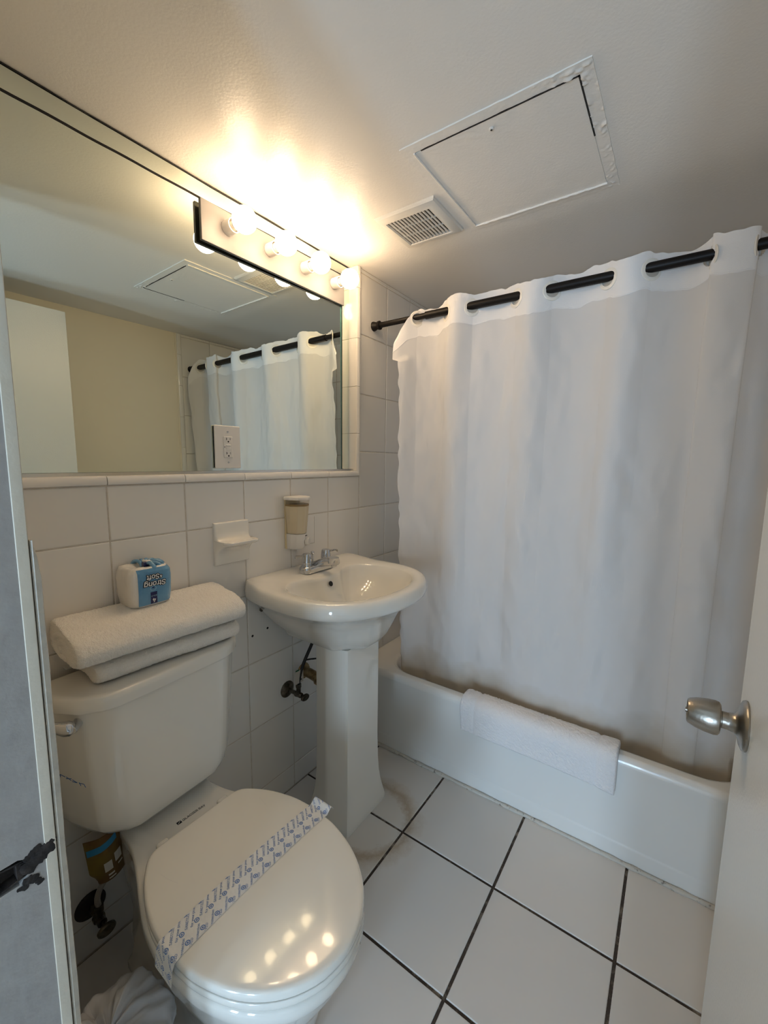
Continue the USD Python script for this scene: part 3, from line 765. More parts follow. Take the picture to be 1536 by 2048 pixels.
def stadium(hl, r, z, dx=0.0):
    a = np.linspace(-np.pi, np.pi, 64, endpoint=False)
    x, y = r * np.cos(a), r * np.sin(a)
    y = y + np.sign(np.round(y, 9)) * hl
    return np.c_[fxc + dx + x, fyc + y, np.full(64, z)]


part(fa, 'base_plate', loft([stadium(0.052, 0.0265, fz - 0.006), stadium(0.052, 0.0265, fz + 0.006), stadium(0.0515, 0.0255, fz + 0.013), stadium(0.050, 0.022, fz + 0.0175), stadium(0.048, 0.016, fz + 0.0185)]), 'chrome', smooth=50)
for s in (-1, 1):
    hy = fyc + s * 0.0508
    part(fa, 'handle_collar', lathe([(0, 0.012), (0.0195, 0.012), (0.0205, 0.017), (0.0175, 0.024), (0.0165, 0.030), (0, 0.030)], (fxc, hy, fz), (0, 0, 1), 32), 'chrome', smooth=50)
    h = part(fa, 'handle', lathe([(0, 0.0295), (0.0190, 0.0295), (0.0195, 0.032), (0.0165, 0.058), (0.0150, 0.0635), (0.0115, 0.0655), (0, 0.066)], (fxc, hy, fz), (0, 0, 1), 20), 'chrome', smooth=28)
    d = V(-0.25, s * 1.0, 0.0) if s < 0 else V(0.55, 0.83, 0)
    d /= np.linalg.norm(d)
    o = V(fxc, hy, fz + 0.056)
    side = np.cross(d, V(0, 0, 1))
    rg = []
    for t, w, zt, zb in ((0.010, 0.0065, 0.006, -0.004), (0.022, 0.0055, 0.0055, -0.0005), (0.036, 0.0058, 0.0065, 0.0025), (0.045, 0.0062, 0.0055, -0.004), (0.0475, 0.0055, 0.0035, -0.004)):
        c = o + d * t
        rg.append([c - side * w + V(0, 0, zb), c + side * w + V(0, 0, zb), c + side * w * 0.9 + V(0, 0, zt), c - side * w * 0.9 + V(0, 0, zt)])
    part(h, 'lever', loft(rg), 'chrome', smooth=25)
rg = []
for t in np.linspace(0, 1, 22):
    x = fxc - 0.020 + 0.125 * t
    zt = fz + 0.019 + 0.034 * math.sin(min(1, t * 1.25) * math.pi / 2) + (-0.004 * max(0, t - 0.8) / 0.2)
    zb = fz + 0.006 + 0.027 * max(0, t - 0.30) / 0.70 * (1 - 0.2 * t)
    w = 0.0265 * (1 - 0.45 * t ** 0.8)
    a = np.linspace(-np.pi, np.pi, 28, endpoint=False)
    cx, sx = np.cos(a), np.sin(a)
    e = 0.72
    rg.append(np.c_[np.full(28, x), fyc + w * np.sign(cx) * np.abs(cx) ** e, (zt + zb) / 2 + (zt - zb) / 2 * np.sign(sx) * np.abs(sx) ** e])
part(fa, 'spout', loft(rg), 'chrome', smooth=50)
part(fa, 'spout_head', loft([[(fxc + 0.085 + 0.038 * math.cos(a) * (0.55 if math.cos(a) < 0 else 0.62), fyc + 0.0195 * math.sin(a), zz) for a in np.linspace(-np.pi, np.pi, 32, endpoint=False)] for zz in (fz + 0.033, fz + 0.036, fz + 0.050, fz + 0.0535)]), 'chrome', smooth=40)
part(fa, 'aerator', lathe([(0, 0), (0.0108, 0), (0.0112, 0.002), (0.0112, 0.013), (0, 0.013)], (fxc + 0.088, fyc, fz + 0.021), (0, 0, 1), 28), 'chrome', smooth=30)
part(fa, 'lift_rod', cat_m(tube([(fxc - 0.021, fyc, fz + 0.008), (fxc - 0.021, fyc, fz + 0.052)], 0.0026, 12), lathe([(0, 0), (0.004, 0.001), (0.0062, 0.005), (0.0072, 0.010), (0.0055, 0.014), (0, 0.0155)], (fxc - 0.021, fyc, fz + 0.048), (0, 0, 1), 20)), 'chrome', smooth=40)

# ---- plumbing behind the pedestal
vy, vz = 0.785, 0.432
sv = thing('shutoff_valve', 'tarnished water shutoff valve with paper tag behind the sink pedestal', 'valve', base=(0, vy, vz))
part(sv, 'escutcheon', lathe([(0, 0), (0.032, 0), (0.0325, 0.002), (0.028, 0.006), (0.014, 0.010), (0.010, 0.013), (0, 0.013)], (0, vy, vz), (1, 0, 0), 32), 'tarnished_metal', smooth=40)
part(sv, 'stub_pipe', tube([(0.004, vy, vz), (0.055, vy, vz)], 0.0078, 16), 'tarnished_metal')
part(sv, 'valve_body', cat_m(lathe([(0, 0), (0.010, 0), (0.012, 0.003), (0.012, 0.012), (0.0105, 0.015), (0.0105, 0.030), (0.008, 0.034), (0, 0.034)], (0.048, vy, vz), (1, 0, 0), 8), lathe([(0, 0), (0.0085, 0), (0.0085, 0.028), (0.0105, 0.029), (0.0105, 0.043), (0, 0.043)], (0.064, vy, vz), (0, 0, 1), 8)), 'tarnished_metal')
part(sv, 'valve_handle', cat_m(tube([(0.078, vy, vz), (0.098, vy, vz)], 0.0045, 12), loft([[(xx, vy + 0.019 * k * math.cos(a), vz + 0.0125 * k * math.sin(a)) for a in np.linspace(-np.pi, np.pi, 28, endpoint=False)] for xx, k in ((0.094, 0.9), (0.096, 1.0), (0.101, 1.0), (0.104, 0.85))])), 'tarnished_metal', smooth=40)
part(sv, 'supply_hose', tube(bez([(0.064, vy, vz + 0.036), (0.066, vy + 0.006, vz + 0.075), (0.075, vy + 0.03, vz + 0.14), (0.085, vy + 0.065, vz + 0.21), (0.085, vy + 0.08, vz + 0.30)], 30), 0.0062, 12), 'black_hose', smooth=60)
tg = part(sv, 'paper_tag', box(0.069, 0.0698, vy - 0.022, vy + 0.020, vz + 0.048, vz + 0.098), 'tag_card', label='small paper tag hanging on the hose')
part(tg, 'green_edge', box(0.0688, 0.0702, vy - 0.018, vy - 0.002, vz + 0.098, vz + 0.103), 'tag_green')
part(tg, 'dark_print', cat_m(*[box(0.0697, 0.0701, vy + 0.004, vy + 0.011, vz + q, vz + q + 0.006) for q in (0.057, 0.072, 0.083)]), 'print_black')
dpz = thing('drain_pipe', 'old brass sink drain pipe half hidden behind the pedestal', 'pipe', base=(0, 0.85, 0.45))
part(dpz, 'trap', cat_m(tube(bez([(0.0, 0.872, 0.47), (0.06, 0.870, 0.47), (0.10, 0.866, 0.464), (0.132, 0.860, 0.458)], 40), 0.019, 20), lathe([(0, 0), (0.024, 0), (0.025, 0.004), (0.025, 0.022), (0, 0.022)], (0.085, 0.868, 0.467), (1, -0.1, -0.05), 8), lathe([(0, 0), (0.034, 0), (0.030, 0.006), (0, 0.008)], (0.0, 0.872, 0.47), (1, 0, 0), 28)), 'old_brass', smooth=40)
part(dpz, 'pop_up_rod', tube([(0.16, 0.846, 0.585), (0.08, 0.830, 0.560), (0.055, 0.822, 0.551)], 0.003, 8), 'black_hose')

# ---- toilet
TY = 0.245
to = thing('toilet', 'white two-piece toilet with closed lid against the tiled left wall', 'toilet', base=(0.3, TY, 0))
NT = 128
TC = V(0.42, TY)
hwp = lambda prof: polar(halfwidth(prof, TY), TC, NT)
R_rim = [(0.030, 0.0), (0.030, 0.080), (0.038, 0.100), (0.10, 0.108), (0.19, 0.118), (0.26, 0.138), (0.33, 0.163), (0.40, 0.183), (0.47, 0.190), (0.55, 0.185), (0.63, 0.164), (0.69, 0.130), (0.735, 0.080), (0.753, 0.030), (0.756, 0.0)]
R_base = [(0.10, 0.0), (0.10, 0.09), (0.115, 0.112), (0.25, 0.108), (0.40, 0.104), (0.50, 0.104), (0.56, 0.092), (0.60, 0.060), (0.612, 0.0)]
R_mid = [(0.10, 0.0), (0.10, 0.075), (0.12, 0.092), (0.25, 0.092), (0.36, 0.106), (0.47, 0.116), (0.57, 0.106), (0.63, 0.075), (0.655, 0.03), (0.658, 0.0)]
R_low = [(0.06, 0.0), (0.06, 0.08), (0.08, 0.10), (0.2, 0.105), (0.33, 0.138), (0.45, 0.165), (0.56, 0.155), (0.65, 0.115), (0.70, 0.05), (0.706, 0.0)]
Pr, Pb, Pm, Pl = hwp(R_rim), hwp(R_base), hwp(R_mid), hwp(R_low)
body = [at_z(toward(Pb, 0.9, TC), 0.0), at_z(Pb, 0.001), at_z(Pb, 0.022), at_z(toward(Pb, 0.965, TC), 0.032), at_z(0.5 * Pb * 1 + 0.5 * Pm, 0.09), at_z(Pm, 0.17), at_z(0.5 * Pm + 0.5 * Pl, 0.235), at_z(Pl, 0.29), at_z(0.45 * Pl + 0.55 * Pr, 0.335), at_z(toward(Pr, 0.975, TC), 0.368), at_z(Pr, 0.382), at_z(Pr, 0.396), at_z(toward(Pr, 0.992, TC), 0.403), at_z(toward(Pr, 0.97, TC), 0.4065), np.c_[toward(Pr, 0.90, TC), 0.407 + 0.016 * np.clip((0.20 - toward(Pr, 0.90, TC)[:, 0]) / 0.05, 0, 1)], np.c_[toward(Pr, 0.6, TC), 0.407 + 0.016 * np.clip((0.20 - toward(Pr, 0.6, TC)[:, 0]) / 0.05, 0, 1)]]
part(to, 'bowl', loft(body), 'porcelain', smooth=55)
R_lid = [(0.280, 0.0), (0.280, 0.095), (0.284, 0.112), (0.294, 0.126), (0.312, 0.139), (0.345, 0.158), (0.39, 0.175), (0.44, 0.1865), (0.49, 0.190), (0.55, 0.186), (0.62, 0.168), (0.68, 0.137), (0.728, 0.090), (0.753, 0.040), (0.759, 0.0)]
Pli = hwp(R_lid)
LTC = V(0.50, TY)
part(to, 'seat', loft([at_z(toward(Pli, 0.95, LTC), 0.4075), at_z(toward(Pli, 0.993, LTC), 0.4095), at_z(toward(Pli, 1.0, LTC), 0.414), at_z(toward(Pli, 0.998, LTC), 0.4215), at_z(toward(Pli, 0.985, LTC), 0.4235), at_z(toward(Pli, 0.7, LTC), 0.4235)]), 'toilet_plastic', smooth=50)
dome = lambda k: 0.4445 + 0.0065 * (1 - k ** 2.2)
lid = [at_z(toward(Pli, 0.965, LTC), 0.4255), at_z(toward(Pli, 0.995, LTC), 0.4270), at_z(toward(Pli, 1.002, LTC), 0.4305), at_z(toward(Pli, 1.002, LTC), 0.4365), at_z(toward(Pli, 0.996, LTC), 0.4410), at_z(toward(Pli, 0.985, LTC), 0.4437)]
lid += [at_z(toward(Pli, k, LTC), dome(k)) for k in (0.965, 0.93, 0.88, 0.8, 0.7, 0.58, 0.45, 0.3, 0.15, 0.04)]
part(to, 'lid', loft(lid), 'toilet_plastic', smooth=50)
# pressed crease lines either side of the lid's back
for s in (-1, 1):
    cr = bez([(0.300, TY + s * 0.105, 0), (0.335, TY + s * 0.125, 0), (0.375, TY + s * 0.123, 0), (0.425, TY + s * 0.110, 0)], 26)
    from_c = np.hypot((cr[:, 0] - LTC[0]) / 0.24, (cr[:, 1] - TY) / 0.19)
    cr[:, 2] = dome(np.clip(from_c, 0, 1)) - 0.0002
    part(to, 'lid_crease', tube(cr, np.r_[np.linspace(0.0012, 0.0009, 13), np.linspace(0.0009, 0.0003, 13)], 8), 'towel_band')
for s in (-1, 1):
    part(to, 'hinge', rbox(0.258, 0.288, TY + s * 0.078 - 0.014, TY + s * 0.078 + 0.014, 0.406, 0.432, 0.005, 10), 'toilet_plastic')


TYT = 0.246
TROT = math.radians(-3.0)                        # the tank sits a little askew on the bowl


def tank(x0, x1, hw, z, k=0.125, r=0.005):
    """Plan of the tank at height z: flat middle, front corners swept back in facets."""
    half = [(x1, k), (x1 - 0.010, k + 0.028 * hw / 0.236), (x1 - 0.036, k + 0.062 * hw / 0.236), (x1 - 0.082, hw * 0.915), (x1 - 0.130, hw * 0.978), (x0, hw)]
    P = polar(np.array([(x, -y) for x, y in half[::-1]] + half) + V(0, TYT), (0.11, TYT), NT, r) - V(0.11, TYT)
    c, s_ = math.cos(TROT), -math.sin(TROT)
    return np.c_[0.11 + P[:, 0] * c - P[:, 1] * s_, TYT + P[:, 0] * s_ + P[:, 1] * c, np.full(NT, z)]


TK = [(0.060, 0.150, 0.125, 0.436, 0.06), (0.042, 0.184, 0.172, 0.440, 0.09), (0.038, 0.193, 0.190, 0.452, 0.104), (0.036, 0.197, 0.199, 0.470, 0.116), (0.034, 0.200, 0.205, 0.50, 0.119), (0.032, 0.203, 0.216, 0.60, 0.124), (0.030, 0.206, 0.234, 0.776, 0.131)]
part(to, 'tank', loft([tank(*a) for a in TK]), 'porcelain', smooth=28)
TL = [(0.032, 0.200, 0.231, 0.7750, 0.128), (0.029, 0.2105, 0.2430, 0.7762, 0.134), (0.028, 0.2130, 0.2455, 0.7800, 0.135), (0.028, 0.2130, 0.2455, 0.7960, 0.135), (0.029, 0.2115, 0.2440, 0.8055, 0.134), (0.032, 0.2075, 0.2405, 0.8100, 0.131), (0.036, 0.200, 0.2340, 0.8115, 0.127), (0.07, 0.15, 0.16, 0.8120, 0.07)]
part(to, 'tank_lid', loft([tank(*a) for a in TL]), 'porcelain', smooth=40)
part(to, 'gasket', lathe([(0, 0), (0.05, 0), (0.05, 0.04), (0, 0.04)], (0.10, TYT, 0.403), (0, 0, 1), 24), 'porcelain')
# flush lever on the slanting left front of the tank
lo_ = V(0.1685, 0.0490, 0.7555)
ld = V(0.80, -0.60, 0.0)
ld /= np.linalg.norm(ld)
lv = part(to, 'flush_lever', tube(bez([lo_ + ld * 0.018 + V(0.003, 0.004, -0.003), lo_ + ld * 0.021 + V(-0.005, -0.008, 0.002), lo_ + ld * 0.021 + V(-0.016, -0.027, 0.011), lo_ + ld * 0.020 + V(-0.034, -0.058, 0.020)], 24), np.interp(np.linspace(0, 1, 24), [0, 0.08, 0.22, 0.55, 1], [0.007, 0.0145, 0.0155, 0.0090, 0.0065]), 16), 'chrome', smooth=60, label='chrome flush lever')
part(lv, 'lever_hub', lathe([(0, 0), (0.0100, 0), (0.0095, 0.010), (0.0085, 0.014), (0.0085, 0.030), (0.0070, 0.034), (0, 0.0345)], lo_ + V(0.002, 0.003, -0.001) - ld * 0.004, ld, 24), 'chrome', smooth=40)
# lettering on the bowl deck and pencilled marks on the tank
zt = 0.4072
ux_, uy_ = V(0.0, 1.0, 0.0), V(-1.0, 0.0, 0.0)
bowl_mesh = loft(body)


def on_deck(m, lift):
    """Print carried down on to the bowl's deck."""
    m = tri(m)
    v = np.asarray(m.vertices)
    h = cast(bowl_mesh, np.c_[v[:, :2], np.full(len(v), 0.6)], V(0, 0, -1))
    h[:, 2] += lift + 0.0003 * (v[:, 2] > zt)
    return trimesh.Trimesh(h, m.faces, process=False)


plate = trimesh.creation.box((0.009, 0.011, 0.0004))
plate.apply_translation((0.2250, 0.2280, zt))
part(to, 'printed_name', cat_m(on_deck(text_on('GLACIER BAY', 0.0068, V(0.2290, 0.2360, zt - 0.0001), ux_, uy_, 0.0003), 0.0002), on_deck(plate, 0.0002)), 'print_black')
part(to, 'printed_emblem', on_deck(tube(np.c_[np.linspace(0.2280, 0.2220, 12), np.linspace(0.2240, 0.2322, 12), np.full(12, zt)], 0.0006, 6), 0.0006), 'paper_white')
tank_mesh = loft([tank(*a) for a in TK])
o = V(0.45, 0.0270, 0.612)
mk = []
for yy, zz, dy, dz in ((0, 0, 5, -8), (2, -1, 5, -8), (4, -1, 4, -7), (8, -5, 0.5, -7), (8, -5, 5, -3), (14, -7, 5, -6), (14, -12, 5, 4), (20, -10, 5, -5), (20, -15, 5, 0), (27, -13, 2, -8), (27, -15, 5, 0), (32, -15, 2, -8)):
    q = np.array([o + V(0, yy + dy * t, zz + dz * t) * 0.001 for t in np.linspace(0, 1, 6)])
    hit = cast(tank_mesh, q, V(-1, 0, 0))
    mk.append(tube(hit, 0.0008 if yy > 4 else 0.0013, 6))
part(to, 'marker_writing', cat_m(*mk), 'marker_blue', label='blue marker scribble low on the tank')

# ---- paper strip round the closed lid
sp = thing('sanitary_strip', 'white paper sanitary strip with blue print wrapped across the toilet lid', 'paper strip', base=(0.505, TY, 0.45))


def lid_z(x, y):
    ang = np.arctan2(y - TY, x - LTC[0])
    d = Pli - LTC
    aa, rr = np.arctan2(d[:, 1], d[:, 0]), np.hypot(d[:, 0], d[:, 1])
    o = np.argsort(aa)
    R = np.interp(ang, np.r_[aa[o] - 2 * np.pi, aa[o], aa[o] + 2 * np.pi], np.tile(rr[o], 3))
    k = np.hypot(x - LTC[0], y - TY) / R
    return np.where(k < 0.965, dome(np.clip(k, 0, 1)), 0.4450 - 0.0012 * np.clip((k - 0.965) / 0.035, 0, 1)), k


SX0, SX1 = 0.4760, 0.5320


def strip_pt(u, s):
    """u across the band (0..1), s along it in metres from the lid's middle."""
    x = SX0 + (SX1 - SX0) * u + 0.012 * s
    x = np.asarray(x, float)
    s = np.asarray(s, float)
    edge = 0.191
    y = TY + np.clip(s, -edge, edge)
    z = lid_z(x, y)[0] + 0.0012
    over = np.clip(s - edge, 0, None)         # far end stands up a little, then drops
    y = y + over * 0.75
    z = z + over * 0.35 + 0.004 * np.sin(np.clip(over / 0.03, 0, 1) * np.pi) - np.clip(over - 0.022, 0, None) * 1.2
    und = np.clip(-s - edge, 0, None)         # near end folds down over the lid's edge
    y = y - 0.0045 * np.clip(und / 0.012, 0, 1) - 0.10 * und
    z = z - und * 0.94
    return np.stack([x, y, z], -1)


sg, ug = np.meshgrid(np.linspace(-0.237, 0.224, 140), np.linspace(0, 1, 9), indexing='ij')
top = strip_pt(ug, sg)
nrm = V(0, 0, 0.00035)
sm = grid(top)
smb = grid(top - nrm)
smb.invert()
part(sp, 'paper', cat_m(sm, smb), 'paper_white', smooth=True)


def on_strip(m2):
    """A flat mesh in (u-metres across, s along, height) carried on to the strip."""
    v = np.asarray(m2.vertices)
    p = strip_pt(v[:, 0] / 0.056, v[:, 1])
    p[:, 2] += 0.00025 + v[:, 2]
    f = m2.faces
    keep = ((v[:, 0] > 0.0004) & (v[:, 0] < 0.0556) & (v[:, 1] > -0.235) & (v[:, 1] < 0.222))[f].all(1)
    return trimesh.Trimesh(p, f[keep], process=False)


t1 = meshkit.text_mesh('SANITIZED', 0.0045, 0.0002, False)
t2 = meshkit.text_mesh('for your protection', 0.0044, 0.0002, False)
pr_txt, pr_dot = [], []


def slanted(m, u, s):
    v = np.asarray(m.vertices)
    x, y = v[:, 0], v[:, 1]
    du, ds = V(-0.80, 0.60), V(0.60, 0.80)       # text direction; line-to-line direction
    return trimesh.Trimesh(np.c_[u + du[0] * x - ds[0] * y * 1.0, s + du[1] * x - ds[1] * y, v[:, 2]], m.faces, process=False)


ring = lambda r0, r1: Polygon(Point(0, 0).buffer(r1, 10).exterior, [Point(0, 0).buffer(r0, 10).exterior])
emb = cat_m(trimesh.creation.extrude_polygon(ring(0.0030, 0.0046), 0.0002, engine='earcut'), trimesh.creation.extrude_polygon(Point(0, 0).buffer(0.0017, 8), 0.0002, engine='earcut'))
row = 0
for s0 in np.arange(-0.27, 0.26, 0.0295):
    for k, u0 in enumerate((0.078, 0.030, -0.018)):
        s1 = s0 + (-0.028, 0.0, 0.028)[k] * 0.75
        pr_txt.append(on_strip(slanted(t1, u0 - 0.004, s1)))
        pr_txt.append(on_strip(slanted(t2, u0 + 0.000, s1 + 0.0085)))
        for t in (0.012, 0.046):
            em = emb.copy()
            em.apply_translation((u0 - 0.004 - 0.8 * t + 0.009, s1 + 0.6 * t + 0.012, 0))
            pr_dot.append(on_strip(em))
part(sp, 'printed_words', cat_m(*[m for m in pr_txt if len(m.faces)]), 'print_blue', smooth=False, label='repeated small blue words printed across the paper', kind='stuff')
part(sp, 'printed_emblems', cat_m(*[m for m in pr_dot if len(m.faces)]), 'print_blue', smooth=False, label='row of small round blue emblems', kind='stuff')

# ---- toilet water supply
v2y, v2z = 0.098, 0.145
tv = thing('shutoff_valve', 'dark oval-handled water shutoff valve low on the wall beside the toilet', 'valve', base=(0, v2y, v2z))
part(tv, 'escutcheon', lathe([(0, 0), (0.036, 0), (0.0365, 0.002), (0.030, 0.008), (0.014, 0.012), (0, 0.012)], (0, v2y, v2z), (1, 0, 0), 32), 'bare_wood_dark', smooth=40)
part(tv, 'stub_pipe', tube([(0.004, v2y, v2z), (0.055, v2y, v2z)], 0.0085, 16), 'tarnished_metal')
part(tv, 'valve_body', cat_m(lathe([(0, 0), (0.012, 0), (0.014, 0.003), (0.014, 0.014), (0.011, 0.018), (0.011, 0.032), (0, 0.032)], (0.044, v2y, v2z), (1, 0, 0), 10), lathe([(0, 0), (0.009, 0), (0.009, 0.022), (0.0115, 0.024), (0.0115, 0.040), (0, 0.040)], (0.058, v2y, v2z), (0, 0, 1), 8)), 'tarnished_metal')
part(tv, 'valve_handle', cat_m(tube([(0.075, v2y, v2z), (0.100, v2y, v2z)], 0.005, 12), loft([[(xx, v2y + 0.021 * k * math.cos(a), v2z + 0.0155 * k * math.sin(a)) for a in np.linspace(-np.pi, np.pi, 28, endpoint=False)] for xx, k in ((0.095, 0.9), (0.097, 1.0), (0.102, 1.0), (0.105, 0.85))])), 'tarnished_metal', smooth=40)
part(tv, 'supply_hose', tube(bez([(0.058, v2y, v2z + 0.038), (0.059, v2y + 0.002, v2z + 0.075), (0.072, v2y + 0.030, v2z + 0.125), (0.086, v2y + 0.052, v2z + 0.18), (0.090, v2y + 0.055, v2z + 0.250), (0.090, v2y + 0.055, 0.456)], 36), 0.0068, 12), 'braided_hose', smooth=60)
# folded instruction card hung on the hose
ctz0, ctz1, cty0, cty1 = 0.292, 0.425, 0.062, 0.144
uu, vv = np.meshgrid(np.linspace(0, 1, 20), np.linspace(0, 1, 16), indexing='ij')
bend = 0.020 * np.sin(uu * np.pi) + 0.008 * vv
cy_ = cty0 + (cty1 - cty0) * uu + 0.014 * (1 - vv)
inset = 0.018 * np.clip(1 - uu / 0.18, 0, 1) ** 2 * np.clip(1 - vv / 0.25, 0, 1)
cp = np.dstack([0.102 + bend - 0.02 * np.clip(0.3 - uu, 0, 1), cy_ + inset, ctz0 + 0.016 * (0.5 - uu) * -1 + (ctz1 - ctz0) * vv])
back = cp - V(0.0012, 0, 0)
bm = grid(back)
fm_ = grid(cp)
bm.invert()


def card_patch(u0, u1, w0, w1, n=6, skew=0.0):
    a, b = np.meshgrid(np.linspace(u0, u1, n), np.linspace(w0, w1, n), indexing='ij')
    b = b + skew * a
    X = 0.102 + 0.020 * np.sin(a * np.pi) + 0.008 * b - 0.02 * np.clip(0.3 - a, 0, 1) + 0.0008
    return grid(np.dstack([X, cty0 + (cty1 - cty0) * a + 0.014 * (1 - b), ctz0 + 0.016 * (0.5 - a) * -1 + (ctz1 - ctz0) * b]))


cd = part(tv, 'instruction_card', cat_m(fm_, bm), 'card_brown', smooth=60, label='brown folded card with a blue stripe hanging on the hose')
part(cd, 'blue_stripe', card_patch(0.02, 0.72, 0.66, 0.80, skew=0.12), 'card_blue')
part(cd, 'white_panel', card_patch(0.30, 0.50, 0.22, 0.42), 'card_white')
part(cd, 'white_panel', card_patch(0.58, 0.78, 0.30, 0.50), 'card_white')
part(cd, 'white_rule', cat_m(card_patch(0.36, 0.52, 0.11, 0.15), card_patch(0.36, 0.54, 0.04, 0.07), card_patch(0.64, 0.78, 0.20, 0.235)), 'card_white')

# ---- waste bin with a bag, between toilet and door jamb
BX, BY = 0.400, -0.010
bn = thing('waste_bin', 'small blue-grey waste bin holding a white plastic bag beside the toilet', 'waste bin', base=(BX, BY, 0))
part(bn, 'bucket', lathe([(0, 0.001), (0.068, 0.001), (0.072, 0.004), (0.086, 0.215), (0.0885, 0.222), (0.084, 0.222), (0.081, 0.210), (0.066, 0.010), (0, 0.010)], (BX, BY, 0), (0, 0, 1), 40), 'bin_plastic', smooth=40)
bg = thing('bin_bag', 'crumpled translucent white plastic bag lining the waste bin beside the toilet', 'plastic bag', base=(BX, BY, 0.2))
a = np.linspace(-np.pi, np.pi, 121)
lv_ = np.linspace(0, 1, 34)
AA, LL = np.meshgrid(a, lv_)
nz = lambda f, sd: meshkit.noise(np.dstack([np.cos(AA) * f, np.sin(AA) * f, LL * f * 0.9]).reshape(-1, 3) + 9.1, sd).reshape(AA.shape) - 0.5
R_ = np.interp(LL, [0, 0.35, 0.62, 0.75, 0.88, 1.0], [0.0960, 0.101, 0.104, 0.090, 0.052, 0.006])
Z_ = np.interp(LL, [0, 0.35, 0.62, 0.75, 0.88, 1.0], [0.135, 0.200, 0.232, 0.252, 0.262, 0.250])
R_ = R_ + (0.022 * nz(3.0, 2) + 0.016 * nz(7.0, 5) + 0.006 * nz(15, 6)) * np.clip(LL / 0.3, 0.18, 1)
Z_ = Z_ + (0.045 * nz(2.5, 8) + 0.022 * nz(7.0, 3)) * np.clip((LL - 0.35) / 0.4, 0, 1)
part(bg, 'film', grid(np.dstack([BX + R_ * np.cos(AA), BY + R_ * np.sin(AA), Z_])), 'bag_film', smooth=40)

# ---- towels on the tank


def folded(name, owner, prof, y0, y1, yaw, piv, amp, seed, material, ends=0.012):
    """A folded towel: closed cross-section prof (x, z) carried along y, soft at the ends, with terry relief."""
    p = np.asarray(prof, float)
    s = np.r_[0, np.cumsum(np.linalg.norm(np.diff(np.vstack([p, p[:1]]), axis=0), axis=1))]
    from scipy.interpolate import CubicSpline
    cs_ = CubicSpline(s, np.vstack([p, p[:1]]), bc_type='periodic')
    q = cs_(np.linspace(0, s[-1], 190, endpoint=False))
    c = q.mean(0)
    ys = np.linspace(y0, y1, 190)
    rg = []
    for y in ys:
        e = min(y - y0, y1 - y)
        k = 1 - 0.10 * (1 - min(1, e / ends)) ** 2
        wob = 0.004 * (meshkit.noise(V(y * 9, seed, 0.3), seed) - 0.5)
        rg.append(np.c_[c[0] + (q[:, 0] - c[0]) * k + wob, np.full(len(q), y), c[1] + (q[:, 1] - c[1]) * k + wob * 0.5])
    m = loft(rg)
    m.invert()
    v = np.asarray(m.vertices)
    n = np.asarray(m.vertex_normals)
    d = (meshkit.fbm(v * 240, 2, seed) - 0.5) * amp * 0.85 + (meshkit.fbm(v * 28, 2, seed + 4) - 0.5) * 0.004
    v = v + n * d[:, None]
    cy, sy_ = math.cos(yaw), math.sin(yaw)
    w = v - piv
    v = np.c_[w[:, 0] * cy - w[:, 1] * sy_, w[:, 0] * sy_ + w[:, 1] * cy, w[:, 2]] + piv
    return part(owner, name, trimesh.Trimesh(v, m.faces, process=False), material, smooth=True)


TZ = 0.8120
tw2 = thing('folded_towel', 'thinner cream towel folded flat directly on the toilet tank lid', 'towel', base=(0.1, 0.28, TZ))
low_prof = [(0.022, TZ + 0.006), (0.05, TZ + 0.0035), (0.14, TZ + 0.0035), (0.172, TZ + 0.006), (0.183, TZ + 0.016), (0.186, TZ + 0.030), (0.180, TZ + 0.041), (0.166, TZ + 0.048), (0.12, TZ + 0.051), (0.04, TZ + 0.052), (0.024, TZ + 0.046), (0.018, TZ + 0.026)]
folded('folded_cloth', tw2, low_prof, 0.098, 0.452, -0.06, V(0.1, 0.28, TZ), 0.0042, 5, 'towel_cream')
part(tw2, 'woven_band', box(0.163, 0.1655, 0.123, 0.130, TZ + 0.008, TZ + 0.046), 'towel_band')
part(tw2, 'care_label', rbox(0.000, 0.022, 0.083, 0.112, TZ + 0.0015, TZ + 0.0035, 0.0008, 6), 'paper_white', label='small white care label')
T2 = TZ + 0.0540
tw1 = thing('folded_towel', 'thick cream terry towel folded on top, under the blue toilet paper pack', 'towel', base=(0.1, 0.27, T2))
hi_prof = [(0.016, T2 + 0.010), (0.05, T2 + 0.003), (0.14, T2 + 0.003), (0.176, T2 + 0.004), (0.199, T2 + 0.014), (0.205, T2 + 0.030), (0.196, T2 + 0.048), (0.170, T2 + 0.062), (0.12, T2 + 0.071), (0.07, T2 + 0.077), (0.03, T2 + 0.079), (0.014, T2 + 0.070), (0.009, T2 + 0.040)]
tb = folded('folded_cloth', tw1, hi_prof, 0.058, 0.462, -0.05, V(0.1, 0.27, T2), 0.0048, 8, 'towel_cream')
# the rolled layers seen at its end
sw = []
for k, (cx_, cz_, rr_, a0, a1) in enumerate(((0.105, T2 + 0.036, 0.030, 0.2, 4.9), (0.105, T2 + 0.034, 0.015, -0.5, 4.2))):
    aa = np.linspace(a0, a1, 30)
    sw.append(disp(tube(np.c_[cx_ + 2.1 * rr_ * np.cos(aa), np.full(30, 0.062), cz_ + 0.85 * rr_ * np.sin(aa)], 0.0075, 12), 0.004, 200, 3))
part(tw1, 'rolled_layers', cat_m(*sw), 'towel_cream', smooth=True)

# ---- wrapped toilet paper pack
PXC, PYC, PZ0, PH = 0.0520, 0.2575, T2 + 0.0715, 0.112
pk = thing('toilet_paper_pack', 'plastic-wrapped toilet paper with blue upside-down label on the folded towels', 'toilet paper', base=(PXC, PYC, PZ0))


